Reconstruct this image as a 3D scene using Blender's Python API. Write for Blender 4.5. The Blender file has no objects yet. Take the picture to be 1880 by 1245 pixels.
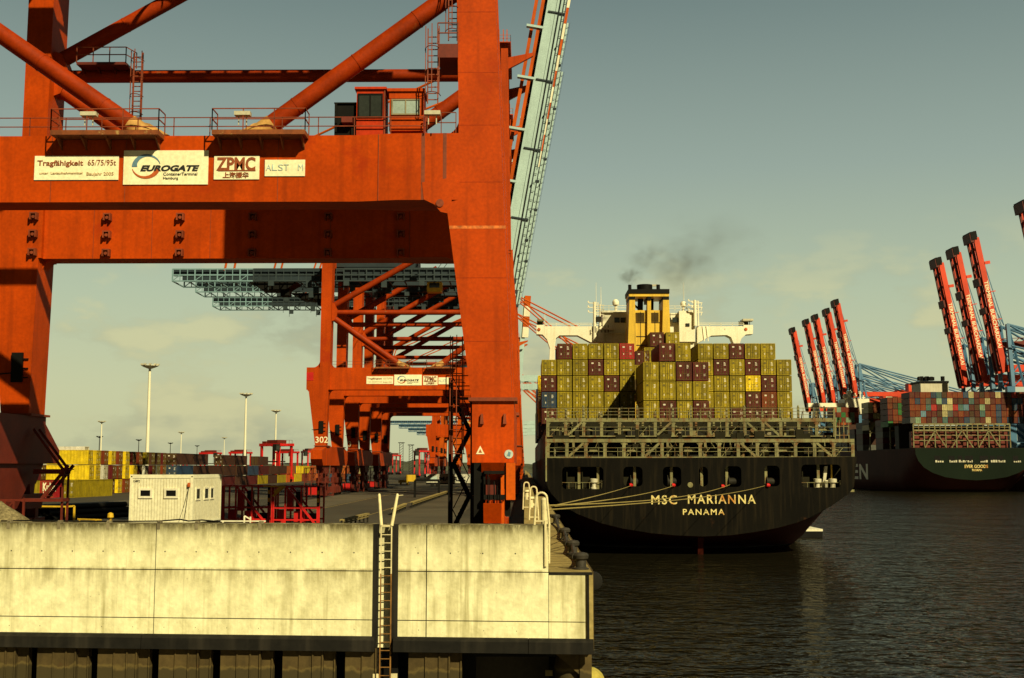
import bpy, math, random
from mathutils import Vector, Matrix
rnd = random.Random(11)
S = bpy.context.scene
COL = S.collection
# ---------------------------------------------------------------- camera model (measured from the photograph, 1880 px wide)
F, CX, CY, CAMZ = 2212.0, 940.0, 622.5, 11.2
PITCH = math.atan((857-CY)/F)
YAW = math.atan(24*math.cos(PITCH)/F)
ROT = Matrix.Rotation(YAW, 3, 'Z') @ Matrix.Rotation(math.pi/2+PITCH, 3, 'X')
def W(u, v, D):
    """point of the plane y = D seen at photograph pixel (u, v)"""
    r = ROT @ Vector((u-CX, -(v-CY), -F))
    k = D/r.y
    return Vector((r.x*k, D, CAMZ+r.z*k))
def X(u, D, v=857): return W(u, v, D).x
def Z(v, D, u=940): return W(u, v, D).z
GZ = 6.4                                   # quay surface above the water
cam = bpy.data.cameras.new('camera'); camo = bpy.data.objects.new('camera', cam); COL.objects.link(camo)
cam.sensor_width = 36; cam.lens = F*36/1880; cam.clip_start = .5; cam.clip_end = 9000
camo.location = (0, 0, CAMZ); camo.rotation_euler = ROT.to_euler()
S.camera = camo
# ---------------------------------------------------------------- mesh builder
class MB:
    def __init__(s): s.v = []; s.f = []; s.m = []; s.cur = 0
    def add(s, vs, fs):
        b = len(s.v); s.v += [tuple(p) for p in vs]; s.f += [tuple(b+i for i in f) for f in fs]; s.m += [s.cur]*len(fs)
    def box(s, x0, x1, y0, y1, z0, z1):
        if x1 < x0: x0, x1 = x1, x0
        if y1 < y0: y0, y1 = y1, y0
        if z1 < z0: z0, z1 = z1, z0
        s.add([(x0,y0,z0),(x1,y0,z0),(x1,y1,z0),(x0,y1,z0),(x0,y0,z1),(x1,y0,z1),(x1,y1,z1),(x0,y1,z1)],
              [(0,3,2,1),(4,5,6,7),(0,1,5,4),(1,2,6,5),(2,3,7,6),(3,0,4,7)])
    def bar(s, p0, p1, w, h=None, up=(0,0,1)):
        h = h or w; p0 = Vector(p0); p1 = Vector(p1); d = (p1-p0)
        if d.length < 1e-6: return
        d.normalize(); up = Vector(up)
        if abs(d.dot(up)) > .98: up = Vector((0,1,0))
        a = d.cross(up).normalized()*(w/2); b = a.cross(d).normalized()*(h/2)
        vs = [p+q for p in (p0, p1) for q in (-a-b, a-b, a+b, -a+b)]
        s.add(vs, [(3,2,1,0),(4,5,6,7),(0,1,5,4),(1,2,6,5),(2,3,7,6),(3,0,4,7)])
    def tube(s, p0, p1, r, n=10, r2=None, cap=True):
        r2 = r if r2 is None else r2; p0 = Vector(p0); p1 = Vector(p1); d = (p1-p0)
        if d.length < 1e-6: return
        d.normalize(); up = Vector((0,0,1)) if abs(d.z) < .95 else Vector((1,0,0))
        a = d.cross(up).normalized(); b = a.cross(d).normalized(); vs = []
        for p, q in ((p0, r), (p1, r2)):
            for i in range(n):
                t = 2*math.pi*i/n; vs.append(p+a*(q*math.cos(t))+b*(q*math.sin(t)))
        fs = [(i, (i+1) % n, n+(i+1) % n, n+i) for i in range(n)]
        if cap: fs += [tuple(range(n-1, -1, -1)), tuple(range(n, 2*n))]
        s.add(vs, fs)
    def path(s, pts, r, n=6):
        for a, b in zip(pts[:-1], pts[1:]): s.tube(a, b, r, n)
    def prism(s, poly, axis, a0, a1):
        """polygon extruded along an axis; poly gives the two other coordinates in x,y,z order"""
        n = len(poly); area = sum(poly[i][0]*poly[(i+1) % n][1]-poly[(i+1) % n][0]*poly[i][1] for i in range(n))
        if (area < 0) != (axis == 'y'): poly = poly[::-1]
        if a1 < a0: a0, a1 = a1, a0
        def P(p, a): return (a, p[0], p[1]) if axis == 'x' else (p[0], a, p[1]) if axis == 'y' else (p[0], p[1], a)
        vs = [P(p, a0) for p in poly]+[P(p, a1) for p in poly]
        s.add(vs, [tuple(range(n-1, -1, -1)), tuple(range(n, 2*n))]+[(i, (i+1) % n, n+(i+1) % n, n+i) for i in range(n)])
    def lathe(s, prof, n=16, c=(0,0,0), axis='z'):
        vs = []; c = Vector(c)
        for r, h in prof:
            for i in range(n):
                t = 2*math.pi*i/n; p = (r*math.cos(t), r*math.sin(t), h)
                if axis == 'x': p = (h, p[0], p[1])
                if axis == 'y': p = (p[1], h, p[0])
                vs.append(c+Vector(p))
        fs = [(k*n+i, k*n+(i+1) % n, (k+1)*n+(i+1) % n, (k+1)*n+i) for k in range(len(prof)-1) for i in range(n)]
        fs += [tuple(range(n-1, -1, -1)), tuple((len(prof)-1)*n+i for i in range(n))]
        s.add(vs, fs)
    def quad(s, a, b, c, d): s.add([a, b, c, d], [(0,1,2,3)])
    def mesh(s, name, mats, o=Vector((0,0,0))):
        me = bpy.data.meshes.new(name)
        me.from_pydata([tuple(Vector(p)-o) for p in s.v], [], s.f)
        for m in (mats if isinstance(mats, (list, tuple)) else [mats]): me.materials.append(m)
        if any(s.m): me.polygons.foreach_set('material_index', s.m)
        me.polygons.foreach_set('use_smooth', [True]*len(me.polygons))
        me.update(); me.set_sharp_from_angle(angle=math.radians(38))
        return me
    def build(s, name, mats, parent=None, loc=None):
        """one mesh object; vertices are given in world space (loc = origin) or, with a parent, in world space too"""
        o = Vector(loc) if loc is not None else (Vector(wloc(parent)) if parent else Vector((0,0,0)))
        ob = bpy.data.objects.new(name, s.mesh(name, mats, o)); COL.objects.link(ob)
        if parent: ob.parent = parent; ob.location = o-wloc(parent)
        else: ob.location = o
        return ob
def wloc(o):
    p = Vector((0,0,0))
    while o: p += o.location; o = o.parent
    return p
def tag(o, label=None, cat=None, group=None, kind=None):
    for k, v in (('label', label), ('category', cat), ('group', group), ('kind', kind)):
        if v: o[k] = v
    return o
def thing(name, label, cat, loc, group=None, rz=0):
    o = bpy.data.objects.new(name, None); COL.objects.link(o); o.location = loc; o.rotation_euler = (0,0,rz); o.empty_display_size = .3
    return tag(o, label, cat, group)
def copy_tree(o, parent=None):
    c = o.copy(); COL.objects.link(c); c.parent = parent
    for ch in o.children: copy_tree(ch, c)
    return c
def text_obj(s, h, loc, mat, parent, name='lettering', width=None, shear=0, depth=.012, rot=None, bold=0, spacing=1):
    """raised lettering; loc = world position of its lower left corner, rot = 3x3 orientation (default: facing -y), h = capital height"""
    cu = bpy.data.curves.new('t', 'FONT'); cu.body = s; cu.size = h/.69; cu.extrude = depth; cu.shear = shear; cu.offset = bold; cu.space_character = spacing
    cu.resolution_u = 3
    t = bpy.data.objects.new('t', cu); COL.objects.link(t)
    dg = bpy.context.evaluated_depsgraph_get(); me = bpy.data.meshes.new_from_object(t.evaluated_get(dg))
    bpy.data.objects.remove(t); bpy.data.curves.remove(cu)
    R = rot if rot is not None else Matrix(((1,0,0),(0,0,-1),(0,1,0)))
    if len(me.vertices):
        x0 = min(v.co.x for v in me.vertices); x1 = max(v.co.x for v in me.vertices); k = (width/(x1-x0)) if width else 1
        for v in me.vertices: v.co = R @ Vector(((v.co.x-x0)*k, v.co.y, v.co.z))
    me.materials.clear(); me.materials.append(mat)
    ob = bpy.data.objects.new(name, me); COL.objects.link(ob)
    ob.parent = parent; ob.location = Vector(loc)-(wloc(parent) if parent else Vector((0,0,0)))
    return ob
def plate(outer, holes, thick, n=6):
    """flat plate with rounded holes in local x,z (y = depth): outer polygon, holes (x0,x1,z0,z1,radius)"""
    cu = bpy.data.curves.new('p', 'CURVE'); cu.dimensions = '2D'; cu.fill_mode = 'BOTH'; cu.extrude = thick/2
    def spl(pts):
        sp = cu.splines.new('POLY'); sp.points.add(len(pts)-1); sp.use_cyclic_u = True
        for p, q in zip(sp.points, pts): p.co = (q[0], q[1], 0, 1)
    spl(outer)
    for x0, x1, z0, z1, r in holes:
        pts = []
        for cx, cz, a in ((x1-r, z1-r, 0), (x0+r, z1-r, 90), (x0+r, z0+r, 180), (x1-r, z0+r, 270)):
            for i in range(n+1):
                t = math.radians(a+90*i/n); pts.append((cx+r*math.cos(t), cz+r*math.sin(t)))
        spl(pts)
    t = bpy.data.objects.new('p', cu); COL.objects.link(t)
    dg = bpy.context.evaluated_depsgraph_get(); me = bpy.data.meshes.new_from_object(t.evaluated_get(dg))
    vs = [(v.co.x, -v.co.z, v.co.y) for v in me.vertices]; fs = [tuple(p.vertices) for p in me.polygons]
    bpy.data.objects.remove(t); bpy.data.curves.remove(cu); bpy.data.meshes.remove(me)
    return vs, fs
# ---------------------------------------------------------------- materials
def _n(nt, t, **k):
    n = nt.nodes.new(t)
    for a, b in k.items(): setattr(n, a, b)
    return n
def srgb(r, g, b):
    f = lambda c: (c/255/12.92) if c <= 10 else ((c/255+.055)/1.055)**2.4
    return (f(r), f(g), f(b))
def paint(name, col, rough=.55, var=.3, scale=.35, streak=.0, streakcol=(.05,.035,.02), rust=0., rustcol=(.12,.04,.012), spec=.35, bump=.0, rscale=1.2, coat=0, fine=.12, rv=None):
    m = bpy.data.materials.new(name); m.use_nodes = True; nt = m.node_tree; L = nt.links.new
    bs = nt.nodes['Principled BSDF']; bs.inputs['Roughness'].default_value = rough; bs.inputs['Specular IOR Level'].default_value = spec
    geo = _n(nt, 'ShaderNodeNewGeometry'); oi = _n(nt, 'ShaderNodeObjectInfo')
    n1 = _n(nt, 'ShaderNodeTexNoise'); n1.inputs['Scale'].default_value = scale; n1.inputs['Detail'].default_value = 7; n1.inputs['Roughness'].default_value = .62
    L(geo.outputs['Position'], n1.inputs['Vector'])
    mr = _n(nt, 'ShaderNodeMapRange'); mr.inputs[1].default_value = .28; mr.inputs[2].default_value = .72
    mr.inputs[3].default_value = 1-var; mr.inputs[4].default_value = 1+var*.6; L(n1.outputs[0], mr.inputs[0])
    nf = _n(nt, 'ShaderNodeTexNoise'); nf.inputs['Scale'].default_value = 6; nf.inputs['Detail'].default_value = 4; L(geo.outputs['Position'], nf.inputs['Vector'])
    mf = _n(nt, 'ShaderNodeMapRange'); mf.inputs[1].default_value = .3; mf.inputs[2].default_value = .7; mf.inputs[3].default_value = 1-fine; mf.inputs[4].default_value = 1+fine; L(nf.outputs[0], mf.inputs[0])
    mo = _n(nt, 'ShaderNodeMapRange'); rv = var*.3 if rv is None else rv; mo.inputs[3].default_value = 1-rv; mo.inputs[4].default_value = 1+rv; L(oi.outputs['Random'], mo.inputs[0])
    mm = _n(nt, 'ShaderNodeMath', operation='MULTIPLY'); L(mr.outputs[0], mm.inputs[0]); L(mf.outputs[0], mm.inputs[1])
    m2 = _n(nt, 'ShaderNodeMath', operation='MULTIPLY'); L(mm.outputs[0], m2.inputs[0]); L(mo.outputs[0], m2.inputs[1])
    vm = _n(nt, 'ShaderNodeVectorMath', operation='SCALE'); vm.inputs[0].default_value = col[:3]; L(m2.outputs[0], vm.inputs['Scale'])
    out = vm.outputs[0]
    def over(fac, c):
        nonlocal out
        mx = _n(nt, 'ShaderNodeMix', data_type='RGBA'); L(fac, mx.inputs[0]); L(out, mx.inputs[6]); mx.inputs[7].default_value = (*c, 1); out = mx.outputs[2]
    if streak:
        mp = _n(nt, 'ShaderNodeMapping'); mp.inputs['Scale'].default_value = (1, 1, .06); L(geo.outputs['Position'], mp.inputs[0])
        ns = _n(nt, 'ShaderNodeTexNoise'); ns.inputs['Scale'].default_value = 2.2; ns.inputs['Detail'].default_value = 5; L(mp.outputs[0], ns.inputs['Vector'])
        ms = _n(nt, 'ShaderNodeMapRange'); ms.inputs[1].default_value = .5; ms.inputs[2].default_value = .72; ms.inputs[3].default_value = 0; ms.inputs[4].default_value = streak; L(ns.outputs[0], ms.inputs[0])
        over(ms.outputs[0], streakcol)
    if rust:
        nr = _n(nt, 'ShaderNodeTexNoise'); nr.inputs['Scale'].default_value = rscale; nr.inputs['Detail'].default_value = 9; nr.inputs['Roughness'].default_value = .7; L(geo.outputs['Position'], nr.inputs['Vector'])
        ms = _n(nt, 'ShaderNodeMapRange'); ms.inputs[1].default_value = .68-rust*.25; ms.inputs[2].default_value = .76-rust*.2; L(nr.outputs[0], ms.inputs[0]); over(ms.outputs[0], rustcol)
    L(out, bs.inputs['Base Color'])
    if bump:
        b = _n(nt, 'ShaderNodeBump'); b.inputs['Strength'].default_value = bump; b.inputs['Distance'].default_value = .05; L(nf.outputs[0], b.inputs['Height']); L(b.outputs[0], bs.inputs['Normal'])
    return m
M = {}
M['orange'] = paint('crane_orange_paint', (.41,.046,.0008), .55, .26, .3, streak=.45, streakcol=(.17,.022,.002), rust=.42, rscale=.2, rustcol=(.31,.026,.002), spec=.1)
M['orange2'] = paint('bright_orange_paint', (.48,.078,.003), .5, .3, .3, streak=.3, streakcol=(.2,.03,.003), spec=.12)
M['red_tube'] = paint('faded_red_orange_paint', (.28,.027,.0008), .55, .38, .5, spec=.12, streak=.1, rust=.14, rscale=.9, rustcol=(.22,.07,.02))
M['worn'] = paint('worn_primer_patch', (.45,.25,.07), .8, .5, 1.2, rust=.3, rscale=2.5, rustcol=(.25,.06,.01))
M['walkway'] = paint('worn_walkway_paint', (.22,.055,.010), .7, .5, 1.2, rust=.35, rscale=2.2, rustcol=(.36,.22,.07))
M['dark_rail'] = paint('rusty_railing_paint', (.20,.035,.008), .6, .4, 1, rust=.2, rustcol=(.2,.08,.03))
M['red'] = paint('signal_red_paint', (.50,.012,.010), .45, .3, .5, streak=.2, streakcol=(.12,.01,.01), rust=.06)
M['dark_red'] = paint('dark_red_steel', (.12,.013,.004), .6, .4, .5, rust=.12)
M['black'] = paint('black_steel', (.0065,.006,.005), .6, .4, .8, spec=.1)
M['dark'] = paint('dark_grey_steel', (.020,.018,.013), .6, .4, .8, rust=.1, spec=.12)
M['white'] = paint('white_paint', (.74,.70,.52), .5, .12, .4, streak=.25, streakcol=(.34,.27,.14))
M['sign'] = paint('white_sign_board', (.80,.75,.50), .6, .1, .5, streak=.2, streakcol=(.55,.40,.15), rust=.04, rustcol=(.4,.2,.05))
M['signdark'] = paint('sign_lettering_black', (.012,.012,.014), .6, .2)
M['signbrown'] = paint('sign_lettering_brown', (.24,.055,.012), .6, .3, 3)
M['signfaint'] = paint('sign_lettering_faded', (.42,.26,.12), .6, .3, 3)
M['signblue'] = paint('sign_emblem_blue', (.10,.20,.27), .6, .3, 2)
M['signpale'] = paint('sign_lettering_pale_blue', (.42,.52,.47), .6, .3, 4)
M['signorange'] = paint('sign_emblem_orange', (.45,.09,.012), .6, .3, 2)
M['blue_steel'] = paint('pale_blue_crane_paint', (.36,.50,.50), .5, .15, .2, streak=.2, streakcol=(.16,.22,.2))
M['lattice_sunlit'] = paint('sunlit_blue_lattice_tone', (.17,.29,.33), .5, .2, .2)  # lattice end in sun, the sunlight put into its paler tone
M['lattice_shaded'] = paint('shaded_blue_lattice_tone', (.020,.034,.040), .6, .3, .3)  # same lattice shaded by the machinery, the shade put into its colour
M['scrape'] = paint('scraped_paint', (.52,.13,.02), .7, .5, 3, rust=.4, rscale=2, rustcol=(.36,.05,.004))
M['cab'] = paint('cab_red_orange_paint', (.42,.030,.003), .5, .2, .5, streak=.3, streakcol=(.2,.015,.002), spec=.15)
M['blue_girder'] = paint('grey_blue_girder_paint', (.075,.14,.17), .55, .3, .3, rust=.05)
M['blue_frame'] = paint('blue_crane_frame_paint', (.055,.15,.26), .5, .25, .1)
M['boom_red'] = paint('boom_red_paint', (.60,.045,.008), .5, .25, .1, streak=.2, streakcol=(.25,.02,.01))
M['navy'] = paint('dark_blue_steel', (.012,.025,.035), .6, .4, .4)
M['glass'] = paint('dark_window_glass', (.03,.035,.03), .08, .2, spec=.6)
M['glass_pale'] = paint('pale_window_glass', (.30,.38,.36), .12, .2, spec=.6)
M['yellow'] = paint('yellow_paint', (.60,.37,.018), .5, .25, .6, streak=.2, streakcol=(.2,.12,.02))
M['steel'] = paint('weathered_steel', (.20,.17,.10), .6, .4, .8, rust=.15)
M['cabin'] = paint('cream_panel_paint', (.74,.71,.50), .5, .08, .5, streak=.18, streakcol=(.45,.38,.2))
M['rubber'] = paint('black_rubber', (.009,.008,.006), .8, .4, 1.5, spec=.2, streak=.3, streakcol=(.06,.05,.035))
M['bollard'] = paint('worn_black_bollard_paint', (.035,.030,.022), .6, .5, 3, rust=.25, rustcol=(.10,.07,.03))
M['rope'] = paint('yellow_mooring_rope', (.31,.24,.07), .9, .2)
M['galv'] = paint('cream_handrail_paint', (.66,.58,.33), .5, .2, 2, rust=.14, rustcol=(.25,.09,.03), rscale=3)
M['hull'] = paint('black_hull_paint', (.0046,.0038,.0023), .65, .5, .18, streak=.9, streakcol=(.0165,.0120,.0058), spec=.06, rust=.2, rscale=.35, rustcol=(.030,.013,.005))
M['boot'] = paint('red_antifouling_paint', (.034,.0045,.0022), .8, .4, .3, spec=.05, streak=.4, streakcol=(.03,.008,.004))
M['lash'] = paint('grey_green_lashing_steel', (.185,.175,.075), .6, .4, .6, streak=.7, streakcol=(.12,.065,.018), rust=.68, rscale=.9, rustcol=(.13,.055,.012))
M['lash_dim'] = paint('dim_grey_green_steel', (.017,.015,.007), .7, .4, .5, spec=.08, rust=.2, rustcol=(.07,.03,.01))  # lashing steel copied darker, shade of the deck interiors put into its colour
M['ship_white'] = paint('ship_white_paint', (.78,.74,.56), .5, .12, .2, streak=.3, streakcol=(.42,.32,.14), rust=.03)
M['ship_cream'] = paint('weathered_cream_paint', (.50,.47,.34), .55, .2, .2, streak=.3, streakcol=(.28,.2,.1))
M['funnel'] = paint('funnel_yellow_paint', (.66,.42,.035), .5, .2, .2, streak=.45, streakcol=(.25,.15,.03))
M['name'] = paint('hull_name_paint', (.70,.58,.22), .6, .3, .9, rust=.62, rscale=.33, rustcol=(.42,.17,.02))
M['hull_green'] = paint('dark_green_hull_paint', (.005,.0105,.005), .6, .3, .05, streak=.3, streakcol=(.008,.012,.007), spec=.08)
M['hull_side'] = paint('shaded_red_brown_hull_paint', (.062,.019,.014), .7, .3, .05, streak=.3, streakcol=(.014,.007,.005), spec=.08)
M['asphalt'] = paint('asphalt', (.052,.044,.030), .9, .45, .06, spec=.2, bump=.3)
M['line'] = paint('worn_yellow_line', (.22,.16,.05), .9, .5, 2)
M['gravel'] = paint('gravel', (.20,.165,.085), .95, .4, 2, fine=.5, bump=1, spec=.1)
M['plank'] = paint('weathered_planks', (.30,.23,.085), .85, .35, 1.5, spec=.15, streak=.2, streakcol=(.12,.09,.03))
M['pile'] = paint('rusty_sheet_pile', (.085,.058,.020), .8, .55, .5, streak=.6, streakcol=(.028,.02,.008), rust=.2, rustcol=(.07,.03,.01), spec=.2)
def tide_mark(m, zl, col):
    nt = m.node_tree; L = nt.links.new; bs = nt.nodes['Principled BSDF']; src = bs.inputs['Base Color'].links[0].from_socket
    geo = _n(nt, 'ShaderNodeNewGeometry'); sep = _n(nt, 'ShaderNodeSeparateXYZ'); L(geo.outputs['Position'], sep.inputs[0])
    n = _n(nt, 'ShaderNodeTexNoise'); n.inputs['Scale'].default_value = 2.4; n.inputs['Detail'].default_value = 5; L(geo.outputs['Position'], n.inputs['Vector'])
    a = _n(nt, 'ShaderNodeMath', operation='MULTIPLY_ADD'); L(n.outputs[0], a.inputs[0]); a.inputs[1].default_value = .55; L(sep.outputs['Z'], a.inputs[2])
    for z0, z1, c, k in ((zl+.36, zl+.27, col, .8), (zl+.44, zl+.38, (.15,.11,.035), .5)):
        r = _n(nt, 'ShaderNodeMapRange'); r.inputs[1].default_value = z0; r.inputs[2].default_value = z1; r.inputs[4].default_value = k; L(a.outputs[0], r.inputs[0])
        mx = _n(nt, 'ShaderNodeMix', data_type='RGBA'); L(r.outputs[0], mx.inputs[0]); mx.inputs[7].default_value = (*c, 1)
        if c != col: L(src, mx.inputs[6]); low = mx
        else: top = mx
    L(low.outputs[2], top.inputs[6]); L(top.outputs[2], bs.inputs['Base Color'])
tide_mark(M['pile'], 3.75, (.035,.028,.012))
M['pile_dark'] = paint('wet_dark_pile', (.020,.015,.009), .7, .5, .5, spec=.2)
M['lampwhite'] = paint('lamp_mast_white', (.72,.69,.52), .5, .1, .2)
M['hill'] = paint('haze_toned_foliage', (.085,.092,.062), .95, .5, .05, spec=.05, fine=.4)  # foliage lightened, distance haze put into its colour
M['bright_green'] = paint('green_paint', (.02,.25,.04), .6, .2)
CCOL = {  # shipping container colours
 'yellow': (.29,.215,.008), 'maroon': (.085,.009,.009), 'red': (.33,.014,.018), 'brown': (.175,.032,.009), 'blue': (.022,.050,.10),
 'bright yellow': (.70,.49,.011), 'white': (.62,.60,.48), 'orange': (.42,.09,.014), 'grey': (.10,.10,.08), 'green': (.03,.16,.04),
 'pale green': (.20,.30,.18), 'cream': (.46,.40,.19), 'dark brown': (.055,.022,.012), 'light blue': (.10,.20,.26), 'teal': (.06,.14,.13)}
for k, c in CCOL.items():
    M['c_'+k] = paint('container_'+k.replace(' ', '_'), c, .55, .35, .8, streak=.4, streakcol=tuple(.4*x+.006 for x in c), rust=.3, rscale=1.3, rustcol=tuple(.45*x+.03*y for x, y in zip(c, (1.6,.7,.2))), spec=.2, rv=.24)
M['rod'] = paint('dark_door_gear', (.105,.082,.010), .5, .3, 1)
M['mark'] = paint('white_door_marking', (.62,.58,.45), .6, .2)
# concrete quay wall: pale yellowish, weathered dark along its top, vertical runs, shutter marks
def concrete():
    m = paint('weathered_concrete', (.83,.79,.50), .9, .09, .5, spec=.15, bump=.25, fine=.07)
    nt = m.node_tree; L = nt.links.new; bs = nt.nodes['Principled BSDF']; out = bs.inputs['Base Color'].links[0].from_socket
    geo = _n(nt, 'ShaderNodeNewGeometry'); sep = _n(nt, 'ShaderNodeSeparateXYZ'); L(geo.outputs['Position'], sep.inputs[0])
    def noise(scale, vec, det=6, rough=.6):
        mp = _n(nt, 'ShaderNodeMapping'); mp.inputs['Scale'].default_value = vec; L(geo.outputs['Position'], mp.inputs[0])
        n = _n(nt, 'ShaderNodeTexNoise'); n.inputs['Scale'].default_value = scale; n.inputs['Detail'].default_value = det; n.inputs['Roughness'].default_value = rough; L(mp.outputs[0], n.inputs['Vector']); return n.outputs[0]
    def rng(x, a, b, c=0, d=1):
        r = _n(nt, 'ShaderNodeMapRange'); r.inputs[1].default_value = a; r.inputs[2].default_value = b; r.inputs[3].default_value = c; r.inputs[4].default_value = d; L(x, r.inputs[0]); return r.outputs[0]
    def mul(a, b):
        r = _n(nt, 'ShaderNodeMath', operation='MULTIPLY'); L(a, r.inputs[0]); L(b, r.inputs[1]); return r.outputs[0]
    def over(fac, c):
        nonlocal out
        mx = _n(nt, 'ShaderNodeMix', data_type='RGBA'); L(fac, mx.inputs[0]); L(out, mx.inputs[6]); mx.inputs[7].default_value = (*c, 1); out = mx.outputs[2]
    over(rng(noise(1.3, (1,1,.8), 8, .7), .44, .70, 0, .62), (.40,.365,.18))                         # blotches
    over(mul(rng(noise(3.2, (1,1,.04), 5), .46, .66, 0, .85), rng(noise(.55, (1,1,.35), 4), .46, .66)), (.33,.29,.125))   # runs
    over(rng(noise(9, (1,1,.012), 3), .59, .70, 0, .25), (.30,.26,.11))                             # thin runs
    top = rng(sep.outputs['Z'], 7.7, 9.1)                                                         # grime of the top edge
    t2 = mul(top, top)
    over(mul(t2, rng(noise(2.6, (1,1,.18), 8, .72), .26, .54, 0, .97)), (.15,.125,.045))
    over(mul(rng(sep.outputs['Z'], 8.75, 9.1), rng(noise(5, (1,1,.3), 8, .75), .38, .55, 0, .95)), (.055,.045,.02))
    mid = rng(sep.outputs['Z'], 6.6, 7.42); 
    below = rng(sep.outputs['Z'], 7.5, 7.42)
    over(mul(mul(mid, below), rng(noise(2.1, (1,1,.12), 7, .7), .40, .62, 0, .8)), (.24,.20,.08))
    over(rng(noise(7, (1,1,1), 2), .74, .78, 0, .8), (.12,.09,.035))                                # pits
    over(rng(noise(.9, (1,1,2.2), 6), .68, .76, 0, .35), (.60,.37,.13))                             # rust blush
    L(out, bs.inputs['Base Color'])
    return m
M['concrete'] = concrete()
M['moss'] = paint('mossy_concrete', (.46,.38,.085), .9, .35, 1, spec=.1, streak=.6, streakcol=(.16,.15,.03), rust=.2, rustcol=(.18,.16,.035))
# water: dark harbour water with wind ripples
def water():
    m = bpy.data.materials.new('harbour_water'); m.use_nodes = True; nt = m.node_tree; L = nt.links.new
    nt.nodes.remove(nt.nodes['Principled BSDF']); out = nt.nodes['Material Output']
    df = _n(nt, 'ShaderNodeBsdfDiffuse'); df.inputs['Color'].default_value = (.0075,.0065,.0035,1)
    gl = _n(nt, 'ShaderNodeBsdfGlossy'); gl.inputs['Roughness'].default_value = .07; gl.inputs['Color'].default_value = (1,.96,.86,1)
    geo = _n(nt, 'ShaderNodeNewGeometry'); prev = None
    for sc, vec, dist, det in ((.05, (1,1.3,1), .40, 2), (.42, (1,1.25,1), .25, 2), (1.25, (1,1.2,1), .050, 2)):
        mp = _n(nt, 'ShaderNodeMapping'); mp.inputs['Scale'].default_value = vec; mp.inputs['Rotation'].default_value = (0,0,.3); L(geo.outputs['Position'], mp.inputs[0])
        n = _n(nt, 'ShaderNodeTexNoise'); n.inputs['Scale'].default_value = sc; n.inputs['Detail'].default_value = det; n.inputs['Roughness'].default_value = .6; n.inputs['Distortion'].default_value = .5; L(mp.outputs[0], n.inputs['Vector'])
        b = _n(nt, 'ShaderNodeBump'); b.inputs['Strength'].default_value = 1; b.inputs['Distance'].default_value = dist*2.2; L(n.outputs[0], b.inputs['Height'])
        if prev: L(prev, b.inputs['Normal'])
        prev = b.outputs[0]
    fr = _n(nt, 'ShaderNodeFresnel'); fr.inputs['IOR'].default_value = 1.33; L(prev, fr.inputs['Normal'])
    k = _n(nt, 'ShaderNodeMath', operation='MULTIPLY'); L(fr.outputs[0], k.inputs[0]); k.inputs[1].default_value = .6      # steep wavelets hide most of the grazing mirror
    mx = _n(nt, 'ShaderNodeMixShader'); L(k.outputs[0], mx.inputs[0]); L(df.outputs[0], mx.inputs[1]); L(gl.outputs[0], mx.inputs[2])
    L(prev, gl.inputs['Normal']); L(mx.outputs[0], out.inputs[0])
    return m
M['water'] = water()
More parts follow.
